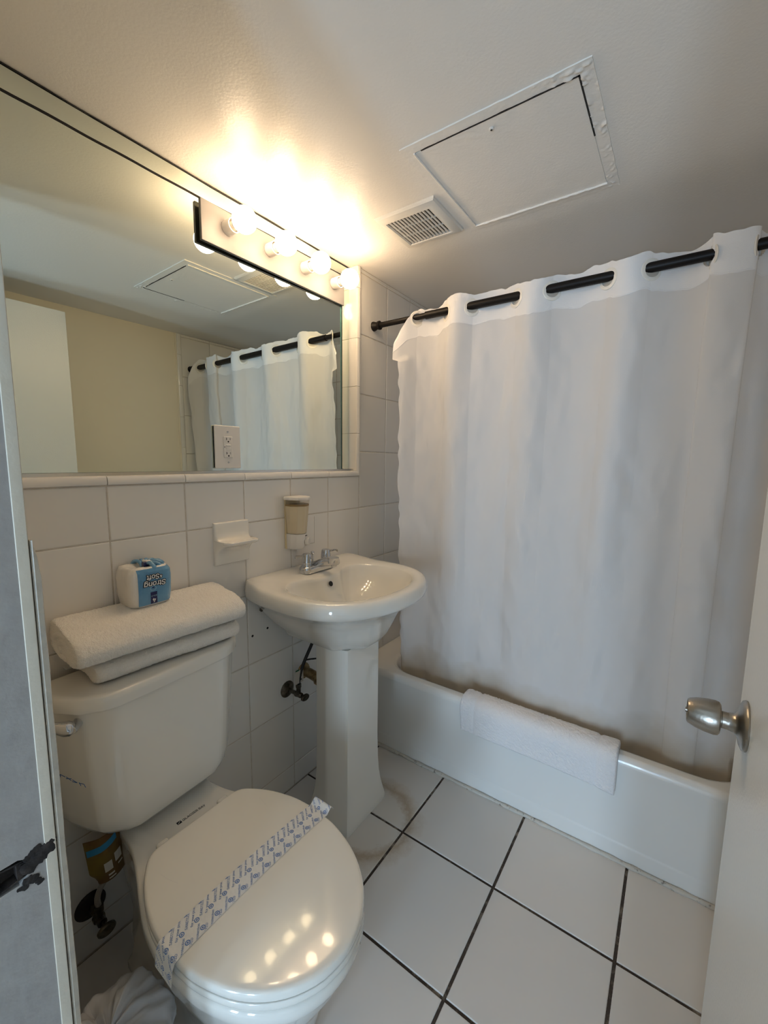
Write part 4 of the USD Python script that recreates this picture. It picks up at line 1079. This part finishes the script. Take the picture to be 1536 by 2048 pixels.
def pack_ring(hx, hy, z, r, n=96):
    return np.c_[polar(np.array([(-hx, -hy), (hx, -hy), (hx, hy), (-hx, hy)]) + V(PXC, PYC), (PXC, PYC), n, r), np.full(n, z)]


lvl = [(0.030, 0.034, 0.000, 0.02), (0.040, 0.046, 0.002, 0.024), (0.045, 0.0515, 0.009, 0.024), (0.0465, 0.0535, 0.030, 0.022), (0.0470, 0.0540, 0.055, 0.020), (0.0470, 0.0545, 0.080, 0.020), (0.0455, 0.0535, 0.096, 0.021), (0.040, 0.048, 0.1065, 0.022), (0.030, 0.037, 0.1090, 0.018), (0.016, 0.020, 0.103, 0.010), (0.006, 0.008, 0.096, 0.004)]
pack = loft([pack_ring(hx, hy, PZ0 + z * 0.96, r) for hx, hy, z, r in lvl])
pack = trimesh.Trimesh(*trimesh.remesh.subdivide(np.asarray(pack.vertices), pack.faces), process=False)
v = np.asarray(pack.vertices).copy()
w = np.clip((v[:, 2] - PZ0 - 0.086) / 0.02, 0, 1)
n0 = np.asarray(pack.vertex_normals)
v += n0 * ((meshkit.fbm(v * 60, 3, 2) - 0.5) * (0.002 + 0.014 * w))[:, None]
pack = trimesh.Trimesh(v, pack.faces, process=False)
part(pk, 'wrapped_roll', pack, 'pack_white', smooth=50)


def on_pack(y0, y1, z0, z1, off=0.0006, n=22, nz_=26):
    yy, zz = np.meshgrid(np.linspace(y0, y1, n), np.linspace(z0, z1, nz_), indexing='ij')
    q = np.c_[np.full(yy.size, PXC + 0.12), PYC + yy.ravel(), PZ0 + zz.ravel()]
    h = cast(pack, q, V(-1, 0, 0))
    h[:, 0] += off
    return grid(h.reshape(n, nz_, 3))


lab = part(pk, 'front_label', on_pack(-0.0365, 0.0490, 0.0085, 0.1010, 0.0012, 70, 80), 'pack_blue', smooth=60, label='blue printed label')
part(pk, 'number_panel', on_pack(-0.008, 0.0085, 0.0095, 0.0400, 0.0017, 10, 16), 'pack_navy', smooth=60)


def on_pack_flat(m):
    v = np.asarray(m.vertices)
    q = np.c_[np.full(len(v), PXC + 0.12), v[:, 1], v[:, 2]]
    h = cast(pack, q, V(-1, 0, 0))
    h[:, 0] += v[:, 0]
    return trimesh.Trimesh(h, m.faces, process=False)


def upside(text, height, yc, zbase, off, bold=True, shear=0.12):
    """Lettering upside down on the front, centred on yc."""
    t = meshkit.text_mesh(text, height, 0.0003, bold)
    v = np.asarray(t.vertices)
    x = v[:, 0] + shear * v[:, 1]
    x = x - (x.min() + x.max()) / 2
    return trimesh.Trimesh(np.c_[off + v[:, 2], PYC + yc - x, PZ0 + zbase - v[:, 1]], t.faces, process=False)


def fat(text, height, yc, zbase, off, grow):
    """A dark outline behind the lettering."""
    from shapely import union_all, affinity
    t = meshkit.text_mesh(text, height, 0.0003, True)
    tv_, tf = np.asarray(t.vertices), t.faces
    x = tv_[:, 0] + 0.12 * tv_[:, 1]
    x = x - (x.min() + x.max()) / 2
    P2 = np.c_[x, tv_[:, 1]]
    polys = [Polygon(P2[f]) for f in tf[np.abs(t.face_normals[:, 2]) > 0.9]]
    u = union_all([p.buffer(0.00005) for p in polys if p.area > 1e-12]).buffer(grow).simplify(0.0002)
    ms = [trimesh.creation.extrude_polygon(g, 0.0002, engine='earcut') for g in getattr(u, 'geoms', [u])]
    m = cat_m(*ms)
    v = np.asarray(m.vertices)
    return trimesh.Trimesh(np.c_[off + v[:, 2], PYC + yc - v[:, 0], PZ0 + zbase - v[:, 1]], m.faces, process=False)


part(lab, 'word_outline', cat_m(*[on_pack_flat(fat(t, h, yc, zb, 0.0018, 0.0016)) for t, h, yc, zb in (('Strong', 0.0130, 0.004, 0.0670), ('Soft', 0.0120, 0.000, 0.0845), ('&', 0.007, 0.0200, 0.0805))]), 'print_black', smooth=False)
part(lab, 'words', cat_m(*[on_pack_flat(upside(t, h, yc, zb, 0.0024)) for t, h, yc, zb in (('Strong', 0.0130, 0.004, 0.0670), ('Soft', 0.0120, 0.000, 0.0845), ('&', 0.007, 0.0200, 0.0805))]), 'paper_white', smooth=False)
part(lab, 'number', on_pack_flat(upside('4', 0.0105, 0.0005, 0.0228, 0.0024, True, 0.0)), 'paper_white', smooth=False)
part(lab, 'small_words', on_pack_flat(upside('ROLLS', 0.0034, 0.0002, 0.0315, 0.0024, False, 0.0)), 'pack_pale', smooth=False)
rg = ring(0.0066, 0.0078)
rm = trimesh.creation.extrude_polygon(rg, 0.0003, engine='earcut')
vv_ = np.asarray(rm.vertices)
part(lab, 'round_emblem', on_pack_flat(trimesh.Trimesh(np.c_[0.0019 + vv_[:, 2], PYC - 0.001 + vv_[:, 0], PZ0 + 0.050 + 0.8 * vv_[:, 1]], rm.faces, process=False)), 'pack_pale', smooth=False)
em = trimesh.creation.extrude_polygon(Polygon([(-0.0035, 0), (0, 0.0022), (0.0038, 0.0014), (0.002, -0.001), (-0.001, -0.0016)]), 0.0003, engine='earcut')
vv_ = np.asarray(em.vertices)
part(lab, 'emblem_mark', on_pack_flat(trimesh.Trimesh(np.c_[0.0019 + vv_[:, 2], PYC - 0.001 + vv_[:, 0], PZ0 + 0.0515 + vv_[:, 1]], em.faces, process=False)), 'pack_navy', smooth=False)
# gathered wrap tucked in at the top: blue folds, a white tail, a navy scrap
fo = []
for k in range(11):
    t = -0.6 + 3.9 * k / 10
    d = V(math.cos(t) * 0.85, math.sin(t), 0)
    p = bez([V(PXC, PYC, PZ0 + 0.098) + d * 0.008, V(PXC, PYC, PZ0 + 0.1085 + 0.003 * rng.random()) + d * 0.026, V(PXC, PYC, PZ0 + 0.1070) + d * 0.041, V(PXC, PYC, PZ0 + 0.098) + d * 0.0475], 14)
    fo.append(disp(tube(p, np.linspace(0.0030, 0.0060, 14) * (0.7 + 0.5 * rng.random()), 8), 0.003, 120, k))
part(pk, 'gathered_wrap', cat_m(*fo[2:]), 'pack_blue', smooth=40, label='gathered blue wrapping at the top')
part(pk, 'wrap_tail', disp(cat_m(rbox(PXC - 0.020, PXC + 0.016, PYC + 0.004, PYC + 0.026, PZ0 + 0.104, PZ0 + 0.112, 0.0035, 8)), 0.006, 90, 4), 'pack_white', smooth=40)
part(pk, 'navy_scrap', disp(rbox(PXC + 0.004, PXC + 0.018, PYC - 0.007, PYC + 0.005, PZ0 + 0.102, PZ0 + 0.1125, 0.002, 8), 0.003, 120, 6), 'pack_navy', smooth=40)

# ---- bathtub
tu = thing('bathtub', 'white enamel bathtub with a straight front apron along the end of the room', 'bathtub', base=(0.77, 1.6, 0))
TX0, TX1, TYF, TYB, TZR = 0.0015, X1 - 0.0125, 1.2235, Y1 - 0.010, 0.368
NTB = 160
TCC = V(0.77, 1.62)


def rrect(x0, x1, y0, y1, r):
    return polar(np.asarray(sbox(x0, y0, x1, y1).buffer(-r).buffer(r, 24).exterior.coords)[:-1], TCC, NTB)


def trect(f, side, r=0.004):
    return rrect(TX0 + side, TX1 - side, TYF + f, TYB - side, r)


tr = [at_z(trect(-0.002, 0.0), 0.001), at_z(trect(-0.002, 0.0), 0.056), at_z(trect(-0.0005, 0.0), 0.064), at_z(trect(0.0012, 0.0), 0.069), at_z(trect(0.0012, 0.0), 0.30), at_z(trect(-0.0005, 0.0), 0.325), at_z(trect(-0.0015, 0.0), 0.340)]
for t in np.linspace(0.1, 1, 6):
    tr.append(at_z(trect(-0.0015 + 0.020 * (1 - math.cos(t * math.pi / 2)), 0.0), 0.340 + 0.028 * math.sin(t * math.pi / 2)))
IX0, IX1, IY0, IY1 = 0.125, 1.425, 1.282, TYB - 0.055
tr.append(at_z(rrect(IX0 - 0.022, IX1 + 0.022, IY0 - 0.018, IY1 + 0.02, 0.145), 0.3672))
for k, zz, g in ((0, 0.362, -0.006), (1, 0.352, 0.0), (2, 0.33, 0.006), (3, 0.22, 0.022), (4, 0.13, 0.05), (5, 0.075, 0.095), (6, 0.055, 0.16)):
    tr.append(at_z(rrect(IX0 + g, IX1 - g * 2.0, IY0 + g * 0.8, IY1 - g * 0.8, 0.14), zz))
part(tu, 'shell', loft(tr), 'tub_enamel', smooth=32)
xx = np.linspace(TX0 + 0.001, TX1 - 0.001, 160)
bead = tube(np.c_[xx, np.full(160, TYF - 0.0065) + 0.003 * (meshkit.noise(np.c_[xx * 22, xx * 0, xx * 0], 3) - 0.5), np.full(160, 0.004)], 0.0055 + 0.004 * meshkit.noise(np.c_[xx * 31, xx * 0, xx * 0], 8), 8)
part(tu, 'caulk_line', bead, 'stained_caulk', smooth=50, label='grubby bead of caulk along the floor')

# ---- bath mat over the tub edge
bmx0, bmx1 = 0.540, 1.092
bmt = thing('bath_mat', 'white terry bath mat draped over the front edge of the bathtub', 'bath mat', base=(0.82, 1.22, 0.36))
path = bez([(1.296, 0.318), (1.2935, 0.345), (1.288, 0.366), (1.272, 0.3775), (1.250, 0.3795), (1.232, 0.3785), (1.2170, 0.371), (1.2085, 0.352), (1.2075, 0.325), (1.2070, 0.290), (1.2065, 0.262)], 90)
tn = np.gradient(path, axis=0)
tn /= np.linalg.norm(tn, axis=1, keepdims=True)
nn_ = np.c_[tn[:, 1], -tn[:, 0]]
NXm = 250
xs_ = np.linspace(0, 1, NXm)
sheets = []
for side in (1, -1):
    P = np.zeros((NXm, 90, 3))
    for i, t in enumerate(xs_):
        x = bmx0 + (bmx1 - bmx0) * t
        e = min(t, 1 - t) * (bmx1 - bmx0)
        th = 0.0075 * math.sqrt(max(0.0, 1 - (1 - min(1, e / 0.010)) ** 2))
        s = np.linspace(0, 1, 90)
        th = th * np.sqrt(np.clip(1 - (1 - np.clip(np.minimum(s, 1 - s) / 0.02, 0, 1)) ** 2, 0, 1))
        band = 1 - 0.60 * (np.exp(-((e - 0.060) / 0.006) ** 2))
        if side < 0:
            band = 1
        sag = 0.010 * (meshkit.noise(V(t * 5, 0.3, 0.1), 4) - 0.5)
        lift = 0.004 * (1 - min(1, e / 0.05)) ** 2
        q = path + nn_ * (0.0072 + side * th * band)[:, None]
        lo_side = np.clip((0.345 - path[:, 1]) / 0.08, 0, 1) * (path[:, 0] < 1.23)
        x_end = x + (0.010 * lo_side * (1 - min(1, t / 0.12)))
        P[i] = np.c_[np.broadcast_to(x_end, (90,)), q[:, 0] - lift * lo_side, q[:, 1] + (sag - 0.012 * t) * lo_side]
    if side > 0:
        v = P.reshape(-1, 3)
        dn = (meshkit.fbm(v * 190, 2, 3) - 0.5) * 0.0062
        t_ = np.repeat(xs_, 90)
        e_ = np.minimum(t_, 1 - t_) * (bmx1 - bmx0)
        dn = dn * np.where(np.abs(e_ - 0.060) < 0.008, 0.15, 1.0)
        P = (v + np.c_[np.zeros(len(v)), np.tile(nn_[:, 0], NXm) * dn, np.tile(nn_[:, 1], NXm) * dn]).reshape(P.shape)
    sheets.append(P)
g1, g2 = grid(sheets[0]), grid(sheets[1])
g2.invert()
mm = cat_m(g1, g2)
if (g1.face_normals[:, 1] * g1.area_faces).sum() > 0:
    mm.invert()
part(bmt, 'terry_cloth', mm, 'towel_white', smooth=True)

# ---- curtain rod and curtain
RY, RZ = 1.325, 1.9165
rd = thing('shower_curtain_rod', 'black tension rod spanning the bathtub just below the ceiling', 'curtain rod', base=(0.77, RY, RZ))
part(rd, 'inner_tube', tube([(0.012, RY, RZ), (0.5, RY, RZ)], 0.0115, 20), 'black_bronze')
part(rd, 'outer_tube', tube([(0.27, RY, RZ), (X1 - 0.02, RY, RZ)], 0.0150, 24), 'black_bronze')
for x, s in ((0.0005, 1), (X1 - 0.0085, -1)):
    part(rd, 'end_cap', lathe([(0, 0), (0.0205, 0), (0.0205, 0.004), (0.0150, 0.020), (0.0140, 0.026), (0.0185, 0.028), (0.0190, 0.036), (0.0165, 0.0385), (0.0130, 0.040), (0, 0.040)], (x, RY, RZ), (s, 0, 0), 28), 'black_bronze', smooth=35)

cu = thing('shower_curtain', 'white fabric shower curtain hanging by ring holes from the black rod, drawn across the tub', 'shower curtain', base=(0.77, RY, RZ))
CR = [0.230, 0.3645, 0.4754, 0.645, 0.770, 0.943, 1.0615, 1.2066, 1.306, 1.405]
ph_x, ph_y, cross_i = [], [], []


def lobe(x0, x1, front, b, A, n=60, lo=0.0, hi=math.pi):
    f = np.linspace(lo, hi, n)
    x = x0 + (x1 - x0) * f / math.pi - b * np.sin(2 * f)
    y = (-1 if front else 1) * A * np.sin(f) ** 0.95
    return np.c_[x, y]


seg = []
first = np.linspace(0, 1, 40)
seg.append(np.c_[0.148 + (0.230 - 0.148) * first, -0.058 * np.sin((1 - first) * 1.35) / math.sin(1.35)])
for i in range(len(CR) - 1):
    fr_lobe = i % 2 == 1
    seg.append(lobe(CR[i], CR[i + 1], fr_lobe, 0.0215 if i == 7 else 0.0, 0.0250 if i == 7 else (0.0285 if fr_lobe else 0.0265)))
seg.append(np.c_[1.405 + 0.075 * first, -0.05 * np.sin(first * 1.4)])
raw = [seg[0]]
for q in seg[1:]:
    raw.append(q[1:])
raw_pts = np.vstack(raw)
ends_i = np.cumsum([len(q) for q in raw]) - 1
ss = np.r_[0, np.cumsum(np.linalg.norm(np.diff(raw_pts, axis=0), axis=1))]
s_cross = ss[ends_i[:-1]]
SL = ss[-1]
NC = 640
sc_ = np.linspace(0, SL, NC)
px_, py_ = np.interp(sc_, ss, raw_pts[:, 0]), np.interp(sc_, ss, raw_pts[:, 1])
ztop = RZ + 0.039 + 0.020 * (meshkit.noise(np.c_[sc_ * 17, sc_ * 0, sc_ * 0], 12) - 0.5) + 0.009 * (meshkit.noise(np.c_[sc_ * 52, sc_ * 0, sc_ * 0], 13) - 0.5)
edge_l = np.clip(1 - sc_ / 0.105, 0, 1)
edge_r = np.clip(1 - (SL - sc_) / 0.09, 0, 1)
SEAM = 0.108


def cloth(s_idx, drop):
    """Point of the cloth: column s_idx, drop metres below its top edge."""
    x0, y0, z0 = px_[s_idx], py_[s_idx], ztop[s_idx]
    s = sc_[s_idx]
    z = z0 - drop
    el, er = edge_l[s_idx], edge_r[s_idx]
    # the free corners sag forward and down
    top_w = np.clip(1 - drop / 0.22, 0, 1)
    z = z - 0.135 * el ** 1.2 * top_w - 0.10 * er ** 1.3 * top_w
    z = np.minimum(z, z0)
    t = np.clip((RZ - z) / (RZ - 0.33), 0, 1)
    amp = np.interp(t, [0, 0.05, 0.14, 0.35, 0.7, 1.0], [1.0, 1.0, 0.95, 0.85, 0.66, 0.45])
    n1 = meshkit.noise(np.stack([x0 * 5.0, t * 1.1, 0 * t], -1), 3) - 0.5
    n2 = meshkit.noise(np.stack([x0 * 13.0 + t * 0.8, t * 2.0, 0 * t], -1), 6) - 0.5
    n3 = meshkit.noise(np.stack([x0 * 40.0 + t * 9, t * 26.0, 0 * t], -1), 8) - 0.5
    n4 = meshkit.noise(np.stack([x0 * 22.0 - t * 15, t * 9.0, 0 * t + 3], -1), 11) - 0.5
    w = np.clip(t / 0.12, 0, 1)
    x = x0 + 0.03 * w * t * (meshkit.noise(np.stack([x0 * 3, t * 2.0, 0 * t + 5], -1), 9) - 0.5)
    y = RY + y0 * amp + w * (0.034 * t * n1 + 0.024 * n2 + 0.0050 * n3 + 0.0085 * n4) + 0.020 * t
    y = y + el * 0.020 * t + 0.010 * np.clip(1 - drop / 0.03, 0, 1) * (meshkit.noise(np.stack([s * 30, 0 * t, 0 * t], -1), 31) - 0.5)
    # side edges drift in a little below the header
    x = x + el ** 1.5 * (0.030 * np.clip((0.1 - top_w) / 0.1 + 0.4, 0, 1) * (1 - 0.7 * t)) - er ** 1.2 * 0.075 * np.clip(t * 1.3, 0, 1)
    x = x + 0.0035 * el ** 4 * np.sin(z * 60 + 1.5 * np.sin(z * 23))
    x = x - 0.020 * t * np.clip((x0 - 1.2066) / 0.1, 0, 1)
    # inside the tub it keeps clear of the rounded inner corners
    dl, dr_ = np.clip(x - 0.128, 0, 0.14), np.clip(1.412 - x, 0, 0.14)
    corner = lambda d: 0.14 - np.sqrt(np.maximum(0.14 ** 2 - (0.14 - d) ** 2, 0))
    wall_y = 1.3045 + corner(dl) + corner(dr_)
    y = np.where(z < 0.46, np.maximum(y, wall_y - np.clip((z - 0.40) * 1.2, 0, 0.2)), y)
    return np.stack([x, y, z], -1)


def punched(P, S, Z_):
    """Sheet with the ring holes cut out of it."""
    g = grid(P)
    f = g.faces
    sf, zf = S.ravel()[f].mean(1), P.reshape(-1, 3)[f][:, :, 2].mean(1)
    keep = np.ones(len(f), bool)
    for sx in s_cross:
        keep &= np.hypot(sf - sx, zf - (RZ - 0.0072)) > 0.0235
    return trimesh.Trimesh(g.vertices, f[keep], process=False)


idx = np.arange(NC)
dh = np.r_[0.0, 0.004, np.linspace(0.008, SEAM, 44)]
H = cloth(np.broadcast_to(idx[None, :], (len(dh), NC)), np.broadcast_to(dh[:, None], (len(dh), NC)))
S2 = np.broadcast_to(sc_[None, :], H.shape[:2])
part(cu, 'header_band', punched(H, S2, None), 'curtain_header', smooth=True, label='doubled cloth band along the top')
bottom_z = 0.300 + 0.02 * (meshkit.noise(np.c_[sc_ * 6, sc_ * 0, sc_ * 0], 2) - 0.5)
fr01 = np.linspace(0, 1, 150)
DR = SEAM + fr01[:, None] * (ztop - bottom_z - SEAM)[None, :]
Bd = cloth(np.broadcast_to(idx[None, :], (150, NC)), DR)
part(cu, 'cloth_panel', grid(Bd), 'curtain_cloth', smooth=True)
# stitched seam under the header
sp_ = cloth(idx, np.full(NC, SEAM - 0.002)) + V(0, -0.0006, 0)
part(cu, 'stitched_seam', grid(np.stack([sp_, sp_ + V(0, -0.0008, -0.0022), sp_ + V(0, 0, -0.0044)])), 'curtain_header', smooth=True)
for k, sx in enumerate(s_cross):
    i0 = int(np.argmin(np.abs(sc_ - sx)))
    c = V(px_[i0], RY, RZ - 0.0072)
    tgt = V(px_[min(i0 + 4, NC - 1)] - px_[max(i0 - 4, 0)], py_[min(i0 + 4, NC - 1)] - py_[max(i0 - 4, 0)], 0)
    tgt /= np.linalg.norm(tgt)
    part(cu, 'ring', lathe([(0.0222, -0.0026), (0.0300, -0.0030), (0.0330, -0.0012), (0.0330, 0.0012), (0.0300, 0.0030), (0.0222, 0.0026), (0.0222, -0.0026)], c, np.cross(tgt, V(0, 0, 1)), 40), 'ring_plastic', smooth=50)

# ---- access panel in the ceiling
AX0, AX1, AY0, AY1 = 0.508, 0.970, 0.750, 1.2205
ap = thing('access_panel', 'painted-over square access hatch in the ceiling with a lumpy frame', 'access panel', base=((AX0 + AX1) / 2, (AY0 + AY1) / 2, ZC))
b_ = 0.0285
fm2 = m3.Manifold.extrude(m3.CrossSection([np.array([(AX0, AY0), (AX1, AY0), (AX1, AY1), (AX0, AY1)])]) - m3.CrossSection([np.array([(AX0 + b_, AY0 + b_), (AX1 - b_, AY0 + b_), (AX1 - b_, AY1 - b_), (AX0 + b_, AY1 - b_)])]), 0.010).translate((0, 0, ZC - 0.0030)).refine_to_length(0.0042)
fv = tri(fm2)
v = np.asarray(fv.vertices).copy()
low = v[:, 2] < ZC - 0.001
lump = meshkit.fbm(v * 75, 2, 5)
spots = np.clip(meshkit.noise(v * 130, 17) - 0.62, 0, 1) * 0.016
v[low, 2] -= ((lump - 0.5) * 0.0016 + spots * np.clip((v[:, 0] - 0.86) / 0.08 + np.clip((0.79 - v[:, 1]) / 0.05, 0, 0.6), 0.05, 1))[low]
v[:, :2] += (meshkit.noise(v * 40, 21) - 0.5)[:, None] * 0.0016
part(ap, 'frame', trimesh.Trimesh(v, fv.faces, process=False), 'ceiling_paint', smooth=50)
pn = tri(m3.Manifold.cube((AX1 - AX0 - 2 * b_ - 0.005, AY1 - AY0 - 2 * b_ - 0.005, 0.010)).translate((AX0 + b_ + 0.0025, AY0 + b_ + 0.0035, ZC - 0.0032)).refine_to_length(0.010))
v = np.asarray(pn.vertices).copy()
low = v[:, 2] < ZC - 0.001
v[low, 2] -= ((meshkit.fbm(v * 14, 3, 2) - 0.5) * 0.0022 + np.clip(meshkit.noise(v * 80, 27) - 0.72, 0, 1) * 0.012 * np.clip((0.86 - v[:, 1]) / 0.06, 0, 1))[low]
part(ap, 'panel', trimesh.Trimesh(v, pn.faces, process=False), 'ceiling_paint', smooth=50)
# paint has split along two sides, leaving black gaps; filled on the other two
yb = AY0 + b_ + 0.0012
part(ap, 'open_joint', cat_m(box(AX0 + b_ + 0.02, AX1 - b_, yb - 0.0012, yb + 0.0022, ZC - 0.0040, ZC - 0.001), box(AX1 - b_ - 0.0032, AX1 - b_ + 0.0004, AY0 + b_, AY0 + b_ + 0.20, ZC - 0.0040, ZC - 0.001)), 'dark_gap', label='black open joint along two edges of the hatch')
part(ap, 'paint_bead', cat_m(tube(np.c_[np.linspace(AX0 + b_, AX1 - b_, 50), np.full(50, AY1 - b_ - 0.0005), ZC - 0.0045 - 0.0015 * rng.random(50)], 0.0028 + 0.0014 * rng.random(50), 8), tube(np.c_[np.full(50, AX0 + b_ + 0.0003), np.linspace(AY0 + b_, AY1 - b_, 50), ZC - 0.0042 - 0.001 * rng.random(50)], 0.0022 + 0.001 * rng.random(50), 8)), 'ceiling_paint', smooth=60)
part(ap, 'screw', cat_m(lathe([(0, 0), (0.006, 0), (0.0062, 0.002), (0.0035, 0.0035), (0, 0.0032)], (0.7365, 0.8125, ZC - 0.0035), (0, 0, -1), 20)), 'ceiling_paint', smooth=40)
part(ap, 'screw_slot', lathe([(0, 0), (0.0026, 0), (0.0026, 0.0012), (0, 0.0012)], (0.7365, 0.8125, ZC - 0.0062), (0, 0, -1), 14), 'dark_gap')

# ---- exhaust fan grille
GX0, GX1, GY0, GY1, GD = 0.266, 0.492, 0.968, 1.188, 0.016
vg = thing('fan_grille', 'white plastic exhaust fan grille with slats next to the ceiling hatch', 'vent', base=((GX0 + GX1) / 2, (GY0 + GY1) / 2, ZC))
mg = 0.030
rgv = []
for ins, zz in ((0.0, ZC + 0.001), (0.0, ZC - 0.006), (0.004, ZC - 0.0105), (0.020, ZC - GD), (0.028, ZC - GD - 0.0005), (mg, ZC - GD + 0.001), (mg, ZC - 0.004)):
    rgv.append([(GX0 + ins, GY0 + ins, zz), (GX1 - ins, GY0 + ins, zz), (GX1 - ins, GY1 - ins, zz), (GX0 + ins, GY1 - ins, zz)])
vm = loft(rgv, False, False)
vm.invert()
part(vg, 'frame', vm, 'vent_plastic', smooth=25)
part(vg, 'dark_opening', box(GX0 + mg - 0.002, GX1 - mg + 0.002, GY0 + mg - 0.002, GY1 - mg + 0.002, ZC - 0.0035, ZC + 0.001), 'dark_gap')
ns = 13
wx_ = (GX1 - GX0 - 2 * mg)
for k in range(ns + 1):
    xc = GX0 + mg + wx_ * k / ns
    sl = m3.Manifold.hull_points([(xc + dx, yy, zz) for yy in (GY0 + mg - 0.001, GY1 - mg + 0.001) for dx, zz in ((-0.0030, ZC - GD + 0.0005), (0.0026, ZC - GD + 0.0015), (0.0020, ZC - GD + 0.0055), (-0.0026, ZC - GD + 0.0045))])
    part(vg, 'slat', sl, 'vent_plastic')
for k in (1, 2):
    yc = GY0 + mg + (GY1 - GY0 - 2 * mg) * k / 3
    part(vg, 'cross_rib', box(GX0 + mg, GX1 - mg, yc - 0.0012, yc + 0.0012, ZC - GD + 0.003, ZC - GD + 0.008), 'vent_plastic')
